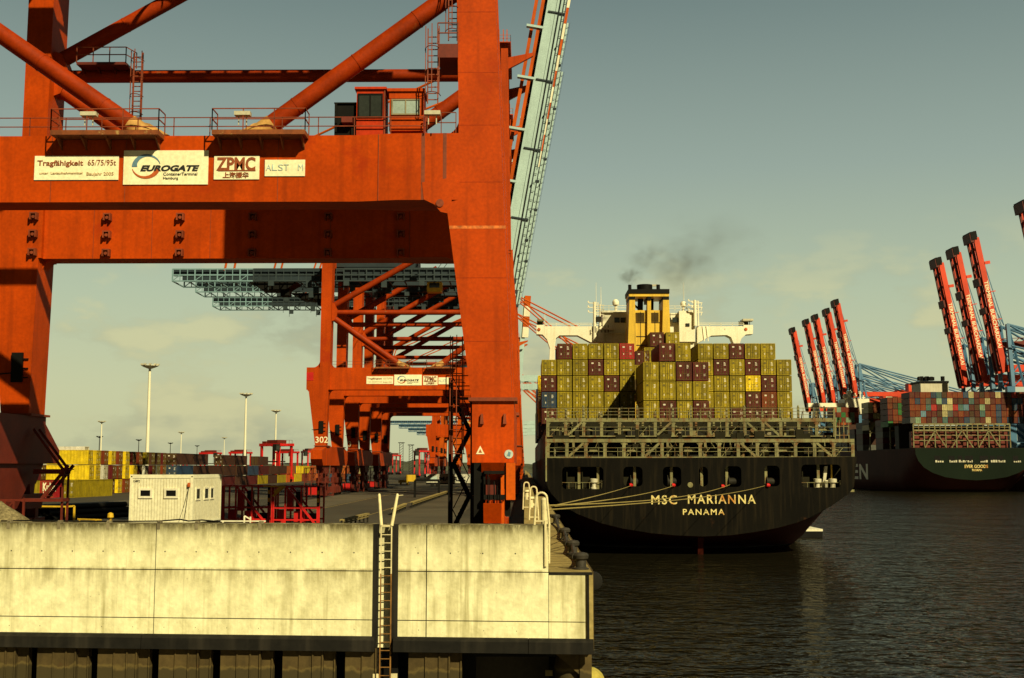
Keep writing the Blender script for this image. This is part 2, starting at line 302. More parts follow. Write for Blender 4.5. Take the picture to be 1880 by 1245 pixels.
# ---------------------------------------------------------------- light
SUN_A, SUN_E = math.radians(32), math.radians(37)       # sun behind the camera, to the right
sd = Vector((-math.sin(SUN_A)*math.cos(SUN_E), math.cos(SUN_A)*math.cos(SUN_E), -math.sin(SUN_E)))
sun = bpy.data.lights.new('sun', 'SUN'); so = bpy.data.objects.new('sun', sun); COL.objects.link(so)
sun.energy = 5.0; sun.angle = math.radians(.5); sun.color = (1,.87,.50); so.rotation_euler = sd.to_track_quat('-Z', 'Y').to_euler(); so.location = (60,-80,120)
wd = bpy.data.worlds.new('World'); S.world = wd; wd.use_nodes = True
def world():
    nt = wd.node_tree; L = nt.links.new; bg = nt.nodes['Background']
    sky = _n(nt, 'ShaderNodeTexSky', sky_type='NISHITA'); sky.sun_disc = False; sky.sun_elevation = SUN_E; sky.sun_rotation = math.pi-SUN_A; sky.dust_density = 2.5; sky.air_density = 1.2
    tc = _n(nt, 'ShaderNodeTexCoord'); sep = _n(nt, 'ShaderNodeSeparateXYZ'); L(tc.outputs['Generated'], sep.inputs[0])
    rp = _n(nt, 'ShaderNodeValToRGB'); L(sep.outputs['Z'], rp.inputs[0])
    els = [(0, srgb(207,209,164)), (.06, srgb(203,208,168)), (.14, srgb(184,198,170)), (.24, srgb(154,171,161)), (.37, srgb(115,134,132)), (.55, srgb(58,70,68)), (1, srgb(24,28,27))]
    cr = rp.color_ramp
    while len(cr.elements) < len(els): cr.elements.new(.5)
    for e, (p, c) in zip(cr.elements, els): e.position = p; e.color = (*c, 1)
    # cumulus low over the horizon
    mp = _n(nt, 'ShaderNodeMapping'); mp.inputs['Scale'].default_value = (1, 1, 2.3); mp.inputs['Location'].default_value = (.37,.2,.13); L(tc.outputs['Generated'], mp.inputs[0])
    n = _n(nt, 'ShaderNodeTexNoise'); n.inputs['Scale'].default_value = 7.5; n.inputs['Detail'].default_value = 9; n.inputs['Roughness'].default_value = .58; L(mp.outputs[0], n.inputs['Vector'])
    n2 = _n(nt, 'ShaderNodeTexNoise'); n2.inputs['Scale'].default_value = 15; n2.inputs['Detail'].default_value = 6; L(mp.outputs[0], n2.inputs['Vector'])
    def rng(x, a, b, c=0, d=1):
        r = _n(nt, 'ShaderNodeMapRange', interpolation_type='SMOOTHSTEP'); r.inputs[1].default_value = a; r.inputs[2].default_value = b; r.inputs[3].default_value = c; r.inputs[4].default_value = d; L(x, r.inputs[0]); return r.outputs[0]
    def mul(a, b):
        r = _n(nt, 'ShaderNodeMath', operation='MULTIPLY'); L(a, r.inputs[0]); L(b, r.inputs[1]); return r.outputs[0]
    band = rng(sep.outputs['Z'], .22, .09)
    fac = mul(mul(rng(n.outputs[0], .475, .60), band), rng(sep.outputs['Z'], -.01, .03, .35, .9))
    cc = _n(nt, 'ShaderNodeMix', data_type='RGBA'); L(rng(n2.outputs[0], .35, .65), cc.inputs[0]); cc.inputs[6].default_value = (*srgb(166,172,146), 1); cc.inputs[7].default_value = (*srgb(210,208,162), 1)
    mx = _n(nt, 'ShaderNodeMix', data_type='RGBA'); L(fac, mx.inputs[0]); L(rp.outputs[0], mx.inputs[6]); L(cc.outputs[2], mx.inputs[7])
    # the physical sky, toned, carries part of the light
    vm = _n(nt, 'ShaderNodeVectorMath', operation='MULTIPLY'); L(sky.outputs[0], vm.inputs[0]); vm.inputs[1].default_value = (1.0,.88,.52)
    sc = _n(nt, 'ShaderNodeVectorMath', operation='SCALE'); L(mx.outputs[2], sc.inputs[0]); sc.inputs['Scale'].default_value = 6.9
    mz = _n(nt, 'ShaderNodeMix', data_type='RGBA'); mz.inputs[0].default_value = .10; L(sc.outputs[0], mz.inputs[6]); L(vm.outputs[0], mz.inputs[7])
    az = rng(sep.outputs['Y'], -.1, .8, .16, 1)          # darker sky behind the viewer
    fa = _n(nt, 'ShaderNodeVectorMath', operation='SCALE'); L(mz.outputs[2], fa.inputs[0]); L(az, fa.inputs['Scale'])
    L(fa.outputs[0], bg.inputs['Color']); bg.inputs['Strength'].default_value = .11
world()
S.view_settings.view_transform = 'Standard'; S.view_settings.look = 'None'; S.view_settings.exposure = .32; S.view_settings.gamma = 1
S.render.film_transparent = False
S.cycles.max_bounces = 5; S.cycles.diffuse_bounces = 2; S.cycles.glossy_bounces = 3; S.cycles.transmission_bounces = 2; S.cycles.transparent_max_bounces = 6
S.cycles.use_denoising = True
# ================================================================ gantry cranes on the quay
XW, XL, SEP = -1.5, -32.4, 18.0
def rail(mb, pts, h=1.1, step=1.5, r=.028, levels=(1, .52)):
    for a, b in zip(pts[:-1], pts[1:]):
        a = Vector(a); b = Vector(b); n = max(1, round((b-a).length/step))
        for i in range(n+1):
            p = a.lerp(b, i/n); mb.bar(p, p+Vector((0,0,h)), r*2)
        for l in levels: mb.bar(a+Vector((0,0,h*l)), b+Vector((0,0,h*l)), r*2)
def ladder(mb, x, y, z0, z1, w=.5, cage=True, out=-1, r=.03, step=.33):
    for s in (-w/2, w/2): mb.bar((x+s,y,z0), (x+s,y,z1), r*2)
    for i in range(int((z1-z0)/step)): mb.bar((x-w/2,y,z0+.2+i*step), (x+w/2,y,z0+.2+i*step), r*1.5)
    if cage:
        n = int((z1-z0)/1.2)
        arc = [(x+.4*math.cos(t), y+out*.75*math.sin(t)) for t in [math.pi*i/6 for i in range(7)]]
        for k in range(n+1):
            z = z0+1.2*k+.4
            if z < z1: mb.path([(a, b, z) for a, b in arc], r*.8, 4)
        for a, b in arc[1:-1:2]: mb.bar((a,b,z0+.4), (a,b,z1), r*1.4)
def fillet(cx, cz, r, a0, n=6):
    """corner piece between two edges meeting at (cx, cz): a0 gives the quadrant it fills"""
    sx, sz = {0:(1,1), 1:(-1,1), 2:(-1,-1), 3:(1,-1)}[a0]
    pts = [(cx, cz)]
    for i in range(n+1):
        t = math.pi/2*i/n; pts.append((cx+sx*(r-r*math.sin(t)), cz+sz*(r-r*math.cos(t))))
    return pts
def bogie(root, x, y, z1, mat, name='bogie', red=False, detail=True):
    """rail bogie under a sill beam: rockers, two trucks and wheels"""
    mb = MB()
    mb.prism([(y-3.4, z1), (y+3.4, z1), (y+2.3, z1-1.3), (y-2.3, z1-1.3)], 'x', x-.55, x+.55)
    for s in (-1, 1):
        mb.prism([(y+s*2.2-1.9, z1-1.95), (y+s*2.2+1.9, z1-1.95), (y+s*2.2+1.5, z1-2.9), (y+s*2.2-1.5, z1-2.9)], 'x', x-.42, x+.42)
        mb.prism([(y+s*2.2-.45, z1-1.2), (y+s*2.2+.45, z1-1.2), (y+s*2.2+.3, z1-2), (y+s*2.2-.3, z1-2)], 'x', x-.36, x+.36)
        for q in (-1.05, 1.05):
            mb.prism([(y+s*2.2+q-.9, GZ+1.5), (y+s*2.2+q+.9, GZ+1.5), (y+s*2.2+q+.75, GZ+.45), (y+s*2.2+q-.75, GZ+.45)], 'x', x-.5, x+.5)
            mb.box(x-.3, x+.3, y+s*2.2+q-.25, y+s*2.2+q+.25, GZ+1.4, z1-2.6)
    o = mb.build(name, mat, root)
    w = MB()
    for s in (-1, 1):
        for q in (-1.5, -.6, .6, 1.5): w.lathe([(.2,-.2),(.36,-.18),(.36,.18),(.2,.2)], 12, (x, y+s*2.2+q, GZ+.42), 'x')
    w.build('wheels', M['dark'], o)
    return o
def framework(root, x0, x1, y, z0, z1, mat, name='access_frame', n=3):
    mb = MB()
    for i in range(n+1):
        x = x0+(x1-x0)*i/n
        for yy in (y, y+1.4): mb.bar((x,yy,z0), (x,yy,z1), .12)
    for z in (z0+.2, (z0+z1)/2, z1):
        for yy in (y, y+1.4): mb.bar((x0,yy,z), (x1,yy,z), .11)
    for i in range(n):
        a = x0+(x1-x0)*i/n; b = x0+(x1-x0)*(i+1)/n
        mb.bar((a,y,(z0+z1)/2), (b,y,z1), .09)
    mb.box(x0, x1, y, y+1.4, (z0+z1)/2-.04, (z0+z1)/2)
    return mb.build(name, mat, root)
def sign(root, x0, x1, z0, z1, y, kind, fine=True):
    mb = MB(); mb.box(x0, x1, y-.06, y, z0, z1); b = mb.build('sign_board', M['sign'], root)
    w, h = x1-x0, z1-z0; yy = y-.075
    T = lambda s, u, v, hh, m, wd=None, **k: text_obj(s, hh*h, (x0+u*w, yy, z0+v*h), M[m], b, width=wd*w if wd else None, **k)
    if kind == 0:
        T('Tragfähigkeit', .035, .60, .21, 'signbrown', .545, bold=.006); T('65/75/95t', .635, .60, .23, 'signbrown' if fine else 'signfaint', .335)
        T('unter  Lastaufnahmemittel', .065, .235, .095, 'signfaint', .51); T('Baujahr 2005', .625, .18, .135, 'signfaint', .32)
    elif kind == 1:
        T('EUROGATE', .20, .40, .155, 'signdark', .70, shear=.28, bold=.018)
        T('ContainerTerminal', .475, .265, .085, 'signdark', .40); T('Hamburg', .475, .15, .075, 'signdark', .175)
        for m, a0, a1, flip in (('signblue', 12, 182, 1), ('signorange', 192, 345, -1)):    # ring emblem: two tapering crescents
            e = MB(); cx, cz, R = x0+.27*w, z0+.53*h, .36*h; n = 24; vs = []; 
            for i in range(n+1):
                t = math.radians(a0+(a1-a0)*i/n); f = i/n if flip > 0 else 1-i/n
                f = f if flip > 0 else 1-f
                th = R*(.04+.34*f); 
                vs += [(cx+1.15*R*math.cos(t), yy-.008, cz+R*math.sin(t)), (cx+1.15*(R-th)*math.cos(t), yy-.008, cz+(R-th)*math.sin(t))]
            e.add(vs, [(2*i, 2*i+2, 2*i+3, 2*i+1) for i in range(n)]); e.build('emblem', M[m], b)
    elif kind == 2:
        T('ZPMC', .055, .40, .52, 'signbrown', .86, bold=.03); e = MB(); e.box(x0+.10*w, x0+.92*w, yy-.01, yy+.01, z0+.35*h, z0+.40*h); e.build('underline', M['signbrown'], b)
        T('上海振华', .20, .08, .18, 'signbrown', .57, bold=.01)
    else:
        for s, u in (('A', .03), ('L', .18), ('S', .33), ('T', .47), ('M', .83)): T(s, u, .34, .38, 'signpale', .13)
    return b
def cabin(root, x0, x1, y0, y1, z0, z1, mat, win, mats='glass', roof=.12, mull=1, frame='white'):
    mb = MB(); mb.box(x0, x1, y0, y1, z0, z1); c = mb.build('cabin', mat, root)
    r = MB(); r.box(x0-.1, x1+.1, y0-.12, y1+.1, z1, z1+roof); r.build('roof', mat, c)
    w = MB(); a0, a1, b0, b1 = win; w.box(a0, a1, y0-.03, y0, b0, b1); w.build('window', M[mats], c)
    f = MB(); t = .07
    f.box(a0-t, a1+t, y0-.06, y0, b1, b1+t); f.box(a0-t, a1+t, y0-.06, y0, b0-t, b0); f.box(a0-t, a0, y0-.06, y0, b0, b1); f.box(a1, a1+t, y0-.06, y0, b0, b1)
    for i in range(mull):
        q = a0+(a1-a0)*(i+1)/(mull+1); f.box(q-.03, q+.03, y0-.06, y0-.032, b0, b1)
    f.build('window_frame', M[frame], c); return c
def crane(y0, label, zb0, zb1, ztop=46, orange='orange', tube='red_tube', group=None, near=False, zg=42.5, back=-58, apex=80, boom_deg=80, boom_len=56,
          detail=1, signs=None, number=None, gcol='blue_girder', hinge=-2.2, boomcol='blue_steel', sub=0):
    root = thing('quay_crane', label, 'container crane', (XW, y0, GZ), group)
    O = M[orange]; Tm = M[tube]; zs1 = 14.45-sub; zs0 = 11.4-sub; zt = zb1+9
    for k, yc in enumerate((y0+1.3, y0+SEP)):
        # waterside leg
        mb = MB()
        ym = (yc-1.3, yc+1.3)
        ed = lambda z: -.52-(z-zs0)*.041
        mb.prism([(-2.65, zs1), (ed(zs1), zs1), (ed(ztop), ztop), (-3.75, ztop), (-3.36, zb1+.9), (-3.36, zb0), (-3.97, zb0-.15)], 'y', *ym)
        mb.prism(fillet(-3.36, zb1, .85, 1), 'y', yc-.9, yc+.9)
        mb.prism([(-5.2, zb0+.9), (-3.3, zb0+1.2), (-3.9, zb0-.7), (-4.25, zb0-.62), (-4.55, zb0-.25), (-5.1, zb0+.02)], 'y', ym[0]-.03, ym[0]+.25)
        leg = mb.build('leg', O, root)
        fl = MB(); fl.box(-2.8, -.38, yc-1.5, yc+1.5, zs1-.02, zs1+.16); fl.build('flange', M['dark_rail'], leg)
        if k == 0 and near:
            h = MB(); h.lathe([(.20,-.05),(.20,.05)], 14, (-4.28, ym[0]-.04, zb0-.18), 'y'); h.build('lifting_eye', M['dark_rail'], leg)
        # landside leg
        mb = MB(); xb = XL-.9
        mb.prism([(XL-.95, zs1), (XL+.8, zs1), (XL+1.0, zb0-.2), (XL+1.0, zb0), (XL-2.4, zb0), (XL-2.1, zb0-.35)], 'y', ym[0], yc+(1.3 if near else .3))
        mb.prism([(XL-.4, zb1), (XL+1.2, zb1), (XL+1.4, ztop), (XL-.3, ztop)], 'y', *ym)
        mb.prism([(XL-2.5, zb0), (XL+1.2, zb0), (XL+1.2, zb1), (XL-2.5, zb1)], 'y', *ym)
        mb.prism(fillet(XL-.4, zb1, 1.2, 1), 'y', yc-1.0, yc+1.0); mb.prism(fillet(XL+1.2, zb1, .95, 0), 'y', yc-.9, yc+.9)
        mb.prism(fillet(XL+.95, zb0, .9, 3), 'y', yc-.5, yc+.5)
        legl = mb.build('leg', O, root)
        if k == 1 or not near:
            b = MB(); b.box(XL-.35, XL+.35, ym[0]-.22, ym[0], zs1+2.1, zs1+4.0); b.bar((XL-1.5, ym[0]-.1, zs1+2.6), (XL-.3, ym[0]-.1, zs1+2.7), .08)
            for q in range(3): b.bar((XL+.35, ym[0]-.1, zs1+2.4+.6*q), (XL+.7, ym[0]-.1, zs1+2.4+.6*q), .07)
            b.build('electrical_box', M['black'], legl)
        fl = MB(); fl.box(XL-1.1, XL+1.1, yc-1.55, yc+1.5, zs1-.02, zs1+.12); fl.build('flange', M['dark_rail'], legl)
        # portal beam, widening to the leg
        mb = MB(); n = .05 if k == 0 else -.3
        mb.prism([(XL+1.2, yc-.95+n*0), (-8.4, yc-.95), (-6.5, yc-1.3), (-3.36, yc-1.3), (-3.36, yc+1.3), (-6.5, yc+1.3), (-8.4, yc+.95), (XL+1.2, yc+.95)], 'z', zb0, zb1)
        beam = mb.build('portal_beam', O, root)
        for q in (-28, -24.2, -20.4, -12.6): se = MB(); se.box(q, q+.03, yc-.958, yc-.95, zb0, zb1); se.build('plate_seam', M['dark_rail'], beam)
        se = MB(); se.box(-7.45, -7.42, yc-1.16, yc-1.10, zb0, zb1)
        if near and k == 0:
            for q in (-5.15, -4.05): sd_ = MB(); sd_.box(q-.09, q+.09, yc-1.31, yc-1.3, zb0-.0, zb1); sd_.build('drip_stain', M['dark_rail'], beam)
        se.build('plate_seam', M['dark_rail'], beam)
        sm = MB()
        for z in (17.4, 20.6, zb0+.9, zb1+.4, 31.2, 34.4): 
            if z < ztop: sm.box(-3.34-(z-zb1)*.02 if z > zb1 else -2.63-1.3*(z-zs1)/(zb0-zs1) if z < zb0 else -3.3, ed(z)-.02, ym[0]-.006, ym[0], z, z+.03)
        pass
        sm.build('weld_seam', M['red_tube'], leg)
        if near and k == 0: sb_ = MB(); sb_.box(-3.8, -.95, ym[0]-.008, ym[0]-.001, 23.12, 23.27); sb_.build('scraped_band', M['scrape'], leg)
        if k == 1:
            for q in (-31.7, -27.05, -22.3, -17.6, -12.7, -8.0) if near else (-31.7, -25, -18, -11):
                for zz in ((zb0+.35, zb0+1.55, zb0+2.7) if near else (zb0+2.6,)):
                    lg = MB(); on_leg = q < XL+1.3; f = yc-1.3 if on_leg else yc-.95
                    lg.box(q-.24, q+.24, f-.40, f, zz+.14, zz+.23); lg.box(q-.24, q-.15, f-.40, f, zz-.24, zz+.14); lg.box(q+.15, q+.24, f-.40, f, zz-.24, zz+.14)
                    lg.lathe([(.11,-.34),(.11,.0)], 8, (q, f, zz-.05), 'y'); lg.build('lifting_lug', M['dark_rail'], beam)
        # tubes of the side frame
        mb = MB(); mb.tube((XL+1, yc, zt), (-3.4, yc, zt), .42, 14); mb.build('tie_tube', Tm, root)
        for (a, b, r) in (((XL+1.1, yc, zt-.6), (-19.3, yc, zb1), .48), ((-3.2, yc, zt-.7), (-14.3, yc, zb1), .48), ((XL+1.1, yc, zt+.9), (-3.2, yc, zt+17), .50)):
            if b[2] > ztop: k2 = (ztop-a[2])/(b[2]-a[2]); b = tuple(Vector(a).lerp(Vector(b), k2*.999))
            mb = MB(); mb.tube(a, b, r, 16)
            for q in (.22, .5, .78):
                p = Vector(a).lerp(Vector(b), q); d = (Vector(b)-Vector(a)).normalized(); mb.tube(p-d*.04, p+d*.04, r+.02, 16)
            br = mb.build('brace', Tm, root)
            if b[2] == zb1:
                g = MB(); s = 1 if b[0] < -16 else -1
                d = (Vector(a)-Vector(b)).normalized()
                g.tube(Vector(b)+d*.2, Vector(b)+d*1.5, r+.035, 16); 
                g.prism([(b[0]-s*1.9, zb1+1.25), (b[0]-s*.2, zb1+.9), (b[0]+s*1.3, zb1), (b[0]-s*.9, zb1)], 'y', yc-.06, yc+.06); g.build('gusset', M['worn'], br)
        for xx, s in ((XL+1.2, 1), (-3.4, -1)):
            mb = MB(); mb.prism([(xx-.3*s, zt+1.6), (xx+.5*s, zt+1.4), (xx+.9*s, zt+.4), (xx+.9*s, zt-.4), (xx+.5*s, zt-1.3), (xx-.3*s, zt-1.6)], 'y', yc-.55, yc+.55); mb.build('node_plate', O, root)
        # upper column to the apex
        mb = MB(); mb.prism([(-3.75, ztop), (-2.2, ztop), (-2.75, apex), (-3.9, apex)], 'y', yc-.6, yc+.6); mb.build('column', O, root)
    ya, yb, ymid = y0+1.3, y0+SEP, y0+SEP/2
    # sill beams along the rails, hanging ends tapering to the bogies
    for xx, w in ((XW-.08, 1.04), (XL-.05, .95)):
        mb = MB(); mb.box(xx-w, xx+w, ya-1.32, yb+1.32, zs0, zs1-.02)
        for yy, s in ((ya-1.32, -1), (yb+1.32, 1)):
            mb.prism(([(yy, zs0), (yy, zs1-.4), (yy+s*2.6, zs0+.9), (yy+s*2.6, zs0)] if near else [(yy, zs0), (yy, zs1-.1), (yy+s*3.9, zs1-.7), (yy+s*3.9, zs0+1), (yy+s*2.8, zs0)]) if xx < -10 else [(yy, zs0), (yy, zs0+1.4), (yy+s*.7, zs0+.9), (yy+s*.7, zs0)], 'x', xx-w+.04, xx+w-.04) if not (near and xx > -10 and s < 0) else None
        sb = mb.build('sill_beam', M['dark_red'] if xx < -10 and near else O, root)
        if xx > -10 and near:
            for e in (-2.13, -1.0): q = MB(); q.prism([(e-.09, zs0+1.9), (e+.09, zs0+1.9), (e+.05, zs0+2.4), (e-.05, zs0+2.4)], 'y', ya-1.5, ya-1.32); q.build('lug', M['dark_rail'], sb)
            q = MB(); q.prism([(-2.42, zs0+.42), (-2.0, zs0+.42), (-2.21, zs0+.83)], 'y', ya-1.345, ya-1.32); wn = q.build('warning_sign', M['sign'], sb)
            q = MB(); q.prism([(-2.30, zs0+.49), (-2.12, zs0+.49), (-2.21, zs0+.68)], 'y', ya-1.355, ya-1.346); q.build('warning_symbol', M['signorange'], wn)
            q = MB(); q.lathe([(.215,-.02),(.215,.02)], 24, (-.80, ya-1.34, zs0+.42), 'y'); st = q.build('round_sticker', M['signpale'], sb)
            q = MB(); q.prism([(-.88, zs0+.34), (-.74, zs0+.30), (-.70, zs0+.50), (-.82, zs0+.55)], 'y', ya-1.37, ya-1.361); q.build('emblem', M['signblue'], st)
        for yy in (ya+1.2, yb-1.2): bogie(root, xx, yy, zs0, M['dark_red'] if xx < -10 else O, detail=near)
    if detail:
        framework(root, XL-2.2, XL+2.2, ya-3.2, GZ+.2, zs0-.4, M['dark_red'], n=4)
        if not near or True:
            q = MB(); q.box(XL-1.6, XL-.2, ya-3.0, ya-2.2, GZ+.4, GZ+1.7); q.build('red_locker', M['red'], root)
    # bridges between the two side frames
    for xx in (XL+.5, -2.9):
        mb = MB(); mb.box(xx-.6, xx+.6, ya+.6, yb-.6, ztop-2.2, ztop); mb.build('cross_beam', O, root)
    mb = MB(); mb.box(-3.7, -2.9, ya, yb, apex-1.2, apex); mb.build('cross_beam', O, root)
    # trolley girders with walkway lattice
    mb = MB()
    for s in (-1, 1): mb.box(-30 if not near else back, -2.0, ymid+s*2.6-.55, ymid+s*2.6+.55, zg, zg+2.2); mb.box(back, -30, ymid+s*2.6-.3, ymid+s*2.6+.3, zg+.9, zg+2.0)
    gd = mb.build('girder', M['navy'], root)
    xs = back+13.5 if gcol == 'blue_girder' else -2
    for p0, p1, lm in ((back, xs, 'lattice_sunlit' if gcol == 'blue_girder' else gcol), (xs, -2, 'lattice_shaded')):
        if p1-p0 < 1: continue
        mb = MB()
        for s in (-1, 1):
            yy = ymid+s*3.5
            for z in (zg-.05, zg+.95, zg+1.95): mb.bar((p0,yy,z), (p1,yy,z), .16, .2)
            n = int((p1-p0)/1.25)
            for i in range(n+1):
                x = p0+i*1.25; mb.bar((x,yy,zg-.1), (x,yy,zg+2.0), .11 if i % 3 else .2)
                if i % 3 == 0 and x < -44: mb.bar((x,yy,zg), (x+1.25,yy,zg+.95), .12)
                if lm == 'lattice_shaded' and i % 5 == 2: mb.box(x, x+.9, yy-.3, yy+.3, zg-.9-.3*(i % 2), zg-.1); mb.bar((x,yy,zg-1.6), (x,yy,zg), .08)
        for i in range(int((p1-p0)/2.5)+1): mb.bar((p0+2.5*i, ymid-3.5, zg-.05), (p0+2.5*i, ymid+3.5, zg-.05), .18)
        mb.build('walkway_lattice', M[lm], gd)
    if not near:
        mb = MB(); mb.box(-33, -21, ymid-3.2, ymid+3.2, zg+2.3, zg+6.5); mb.build('machinery_house', M['navy'], root)
        mb = MB(); mb.prism([(-46, zg), (-38, zg), (-40, zg-1.3), (-44, zg-1.3)], 'y', ymid-2, ymid+2); mb.box(-41, -39.5, ymid-1, ymid+1, zg-2.2, zg-1.2); mb.build('trolley', M['black'], root)
    # backstays and boom
    mb = MB()
    for s in (-1, 1): mb.tube((-3.3, ymid+s*7.6, apex-.4), (-47, ymid+s*2.8, apex-19.5), .2, 8); mb.tube((-47, ymid+s*2.8, apex-19.5), (-50, ymid+s*2.8, zg+1.8), .2, 8)
    mb.build('backstay', M['orange2'], root)
    mb = MB()
    for s in (-1, 1):
        for q in (0, .35): mb.tube((-3.2, ymid+s*5+q, apex), (-22, ymid+s*3+q, zg+5.5), .035, 4)
    mb.build('hoist_rope', M['dark'], root)
    make_boom(root, (hinge, ymid, zg-.6), boom_deg, boom_len, boomcol, detail, bool(number) and len(number) > 1)
    if boom_deg > 45:
        mb = MB()
        for z in (apex-2.2, ): mb.prism([(-3, z), (1.2+.1*(z-zg)*.1, z+.9), (1.4, z+.3), (-2.9, z-2)], 'y', ya-.3, ya+.3); mb.prism([(-3, z), (1.2, z+.9), (1.4, z+.3), (-2.9, z-2)], 'y', yb-.3, yb+.3)
        mb.box(-4.3, -2.3, ya-1.4, yb+1, apex, apex+.15)
        a = mb.build('latch_arm', O, root); r = MB(); rail(r, [(-4.3, ya-1.4, apex+.15), (-2.3, ya-1.4, apex+.15), (-2.3, yb+1, apex+.15)]); rail(r, [(-4.3, ya-1.4, zg+3), (-2.2, ya-1.4, zg+3)])
        for q in (0, .7, 1.3): r.bar((-4.2+q, ya-.8, apex), (-4.2+q, ya-.8, apex+2.4), .14)
        r.build('railing', M['orange2'], a)
    else:
        mb = MB(); d = math.radians(boom_deg)
        for s in (-1, 1):
            for f in (.55, .95): mb.tube((-3.2, ymid+s*6, apex-.5), (hinge+boom_len*f*math.cos(d), ymid+s*2.6, zg+.8+boom_len*f*math.sin(d)), .28, 6)
        mb.build('forestay', M['orange2'], root)
    if detail:
        # hand rails along the portal beam, the two gusset walkways
        for yc, full in ((ya, True), (yb, False)):
            r = MB(); rail(r, [(XL+1.4, yc-.85, zb1), (-5.0, yc-.85, zb1)], .98 if near else 1.0, 1.9, .022); rail(r, [(-5.0, yc-1.2, zb1), (-3.5, yc-1.2, zb1)], 1.1, 1, .022)
            r.build('railing', M['dark_rail'], root)
            if full:
                for a, b in ((-23.9, -18.45), (-15.75, -11.05)):
                    p = MB(); p.box(a, b, yc-2.0, yc-.95, zb1-.22, zb1+.02)
                    for q in range(5): p.prism([(yc-.95, zb1-.2), (yc-1.9, zb1-.2), (yc-.95, zb1-.75)], 'x', a+.2+q*(b-a-.45)/4, a+.27+q*(b-a-.45)/4)
                    w = p.build('walkway', M['walkway'], root); r = MB(); rail(r, [(a, yc-.9, zb1), (a, yc-1.95, zb1), (b, yc-1.95, zb1), (b, yc-.9, zb1)], 1.12, 1.8, .024)
                    r.build('railing', M['dark_rail'], w)
        st = MB()                                                       # stair tower beside the waterside leg
        x0, x1, y1 = -3.85, -2.72, ya+1.6
        for xx in (x0, x1):
            for yy in (y1-.9, y1+.9): st.bar((xx,yy,GZ), (xx,yy,zs1+1.3 if near else zb0), .13)
        n = 5
        for i in range(n):
            za = GZ+i*(zs1+.3-GZ)/n; zc = GZ+(i+1)*(zs1+.3-GZ)/n; f = i % 2
            xa, xc = (x0+.15, x1-.15) if f else (x1-.15, x0+.15)
            for yy in (y1-.85+f*.9, y1-.05+f*.9): st.bar((xa,yy,za), (xc,yy,zc), .05, .2)
            for q in range(8): 
                p = Vector((xa,0,za)).lerp(Vector((xc,0,zc)), (q+.5)/8); st.box(p.x-.13, p.x+.13, y1-.85+f*.9, y1-.05+f*.9, p.z-.02, p.z+.02)
            st.box(x0-.2, x1+.1, y1-.9, y1+.9, zc-.05, zc) if i == n-1 else st.box(xc-.2, xc+.2, y1-.9, y1+.9, zc-.04, zc)
            st.bar((xa,y1-.85+f*.9,za+1), (xc,y1-.85+f*.9,zc+1), .05)
        rail(st, [(x0-.2, y1-.9, zs1+.3), (x1, y1-.9, zs1+.3)], 1.1, .8, .025)
        s_ = st.build('stair_tower', M['black'], root)
        l2 = MB(); ladder(l2, -3.45, ya+.4, zs1-3, zs1+3.4, .5); l2.build('ladder', M['dark_rail'], s_)
    if number: text_obj(number, .95, (XL-.9, ya-1.33, zs1+.55), M['sign'], root, width=2.0 if len(number) > 1 else None, bold=.01)
    if signs:
        for kind, u0, u1, v0, v1 in signs:
            D = ya-.95; sign(root, X(u0, D, v0), X(u1, D, v0), Z(v1, D, u0), Z(v0, D, u0), D, kind, near)
    return root
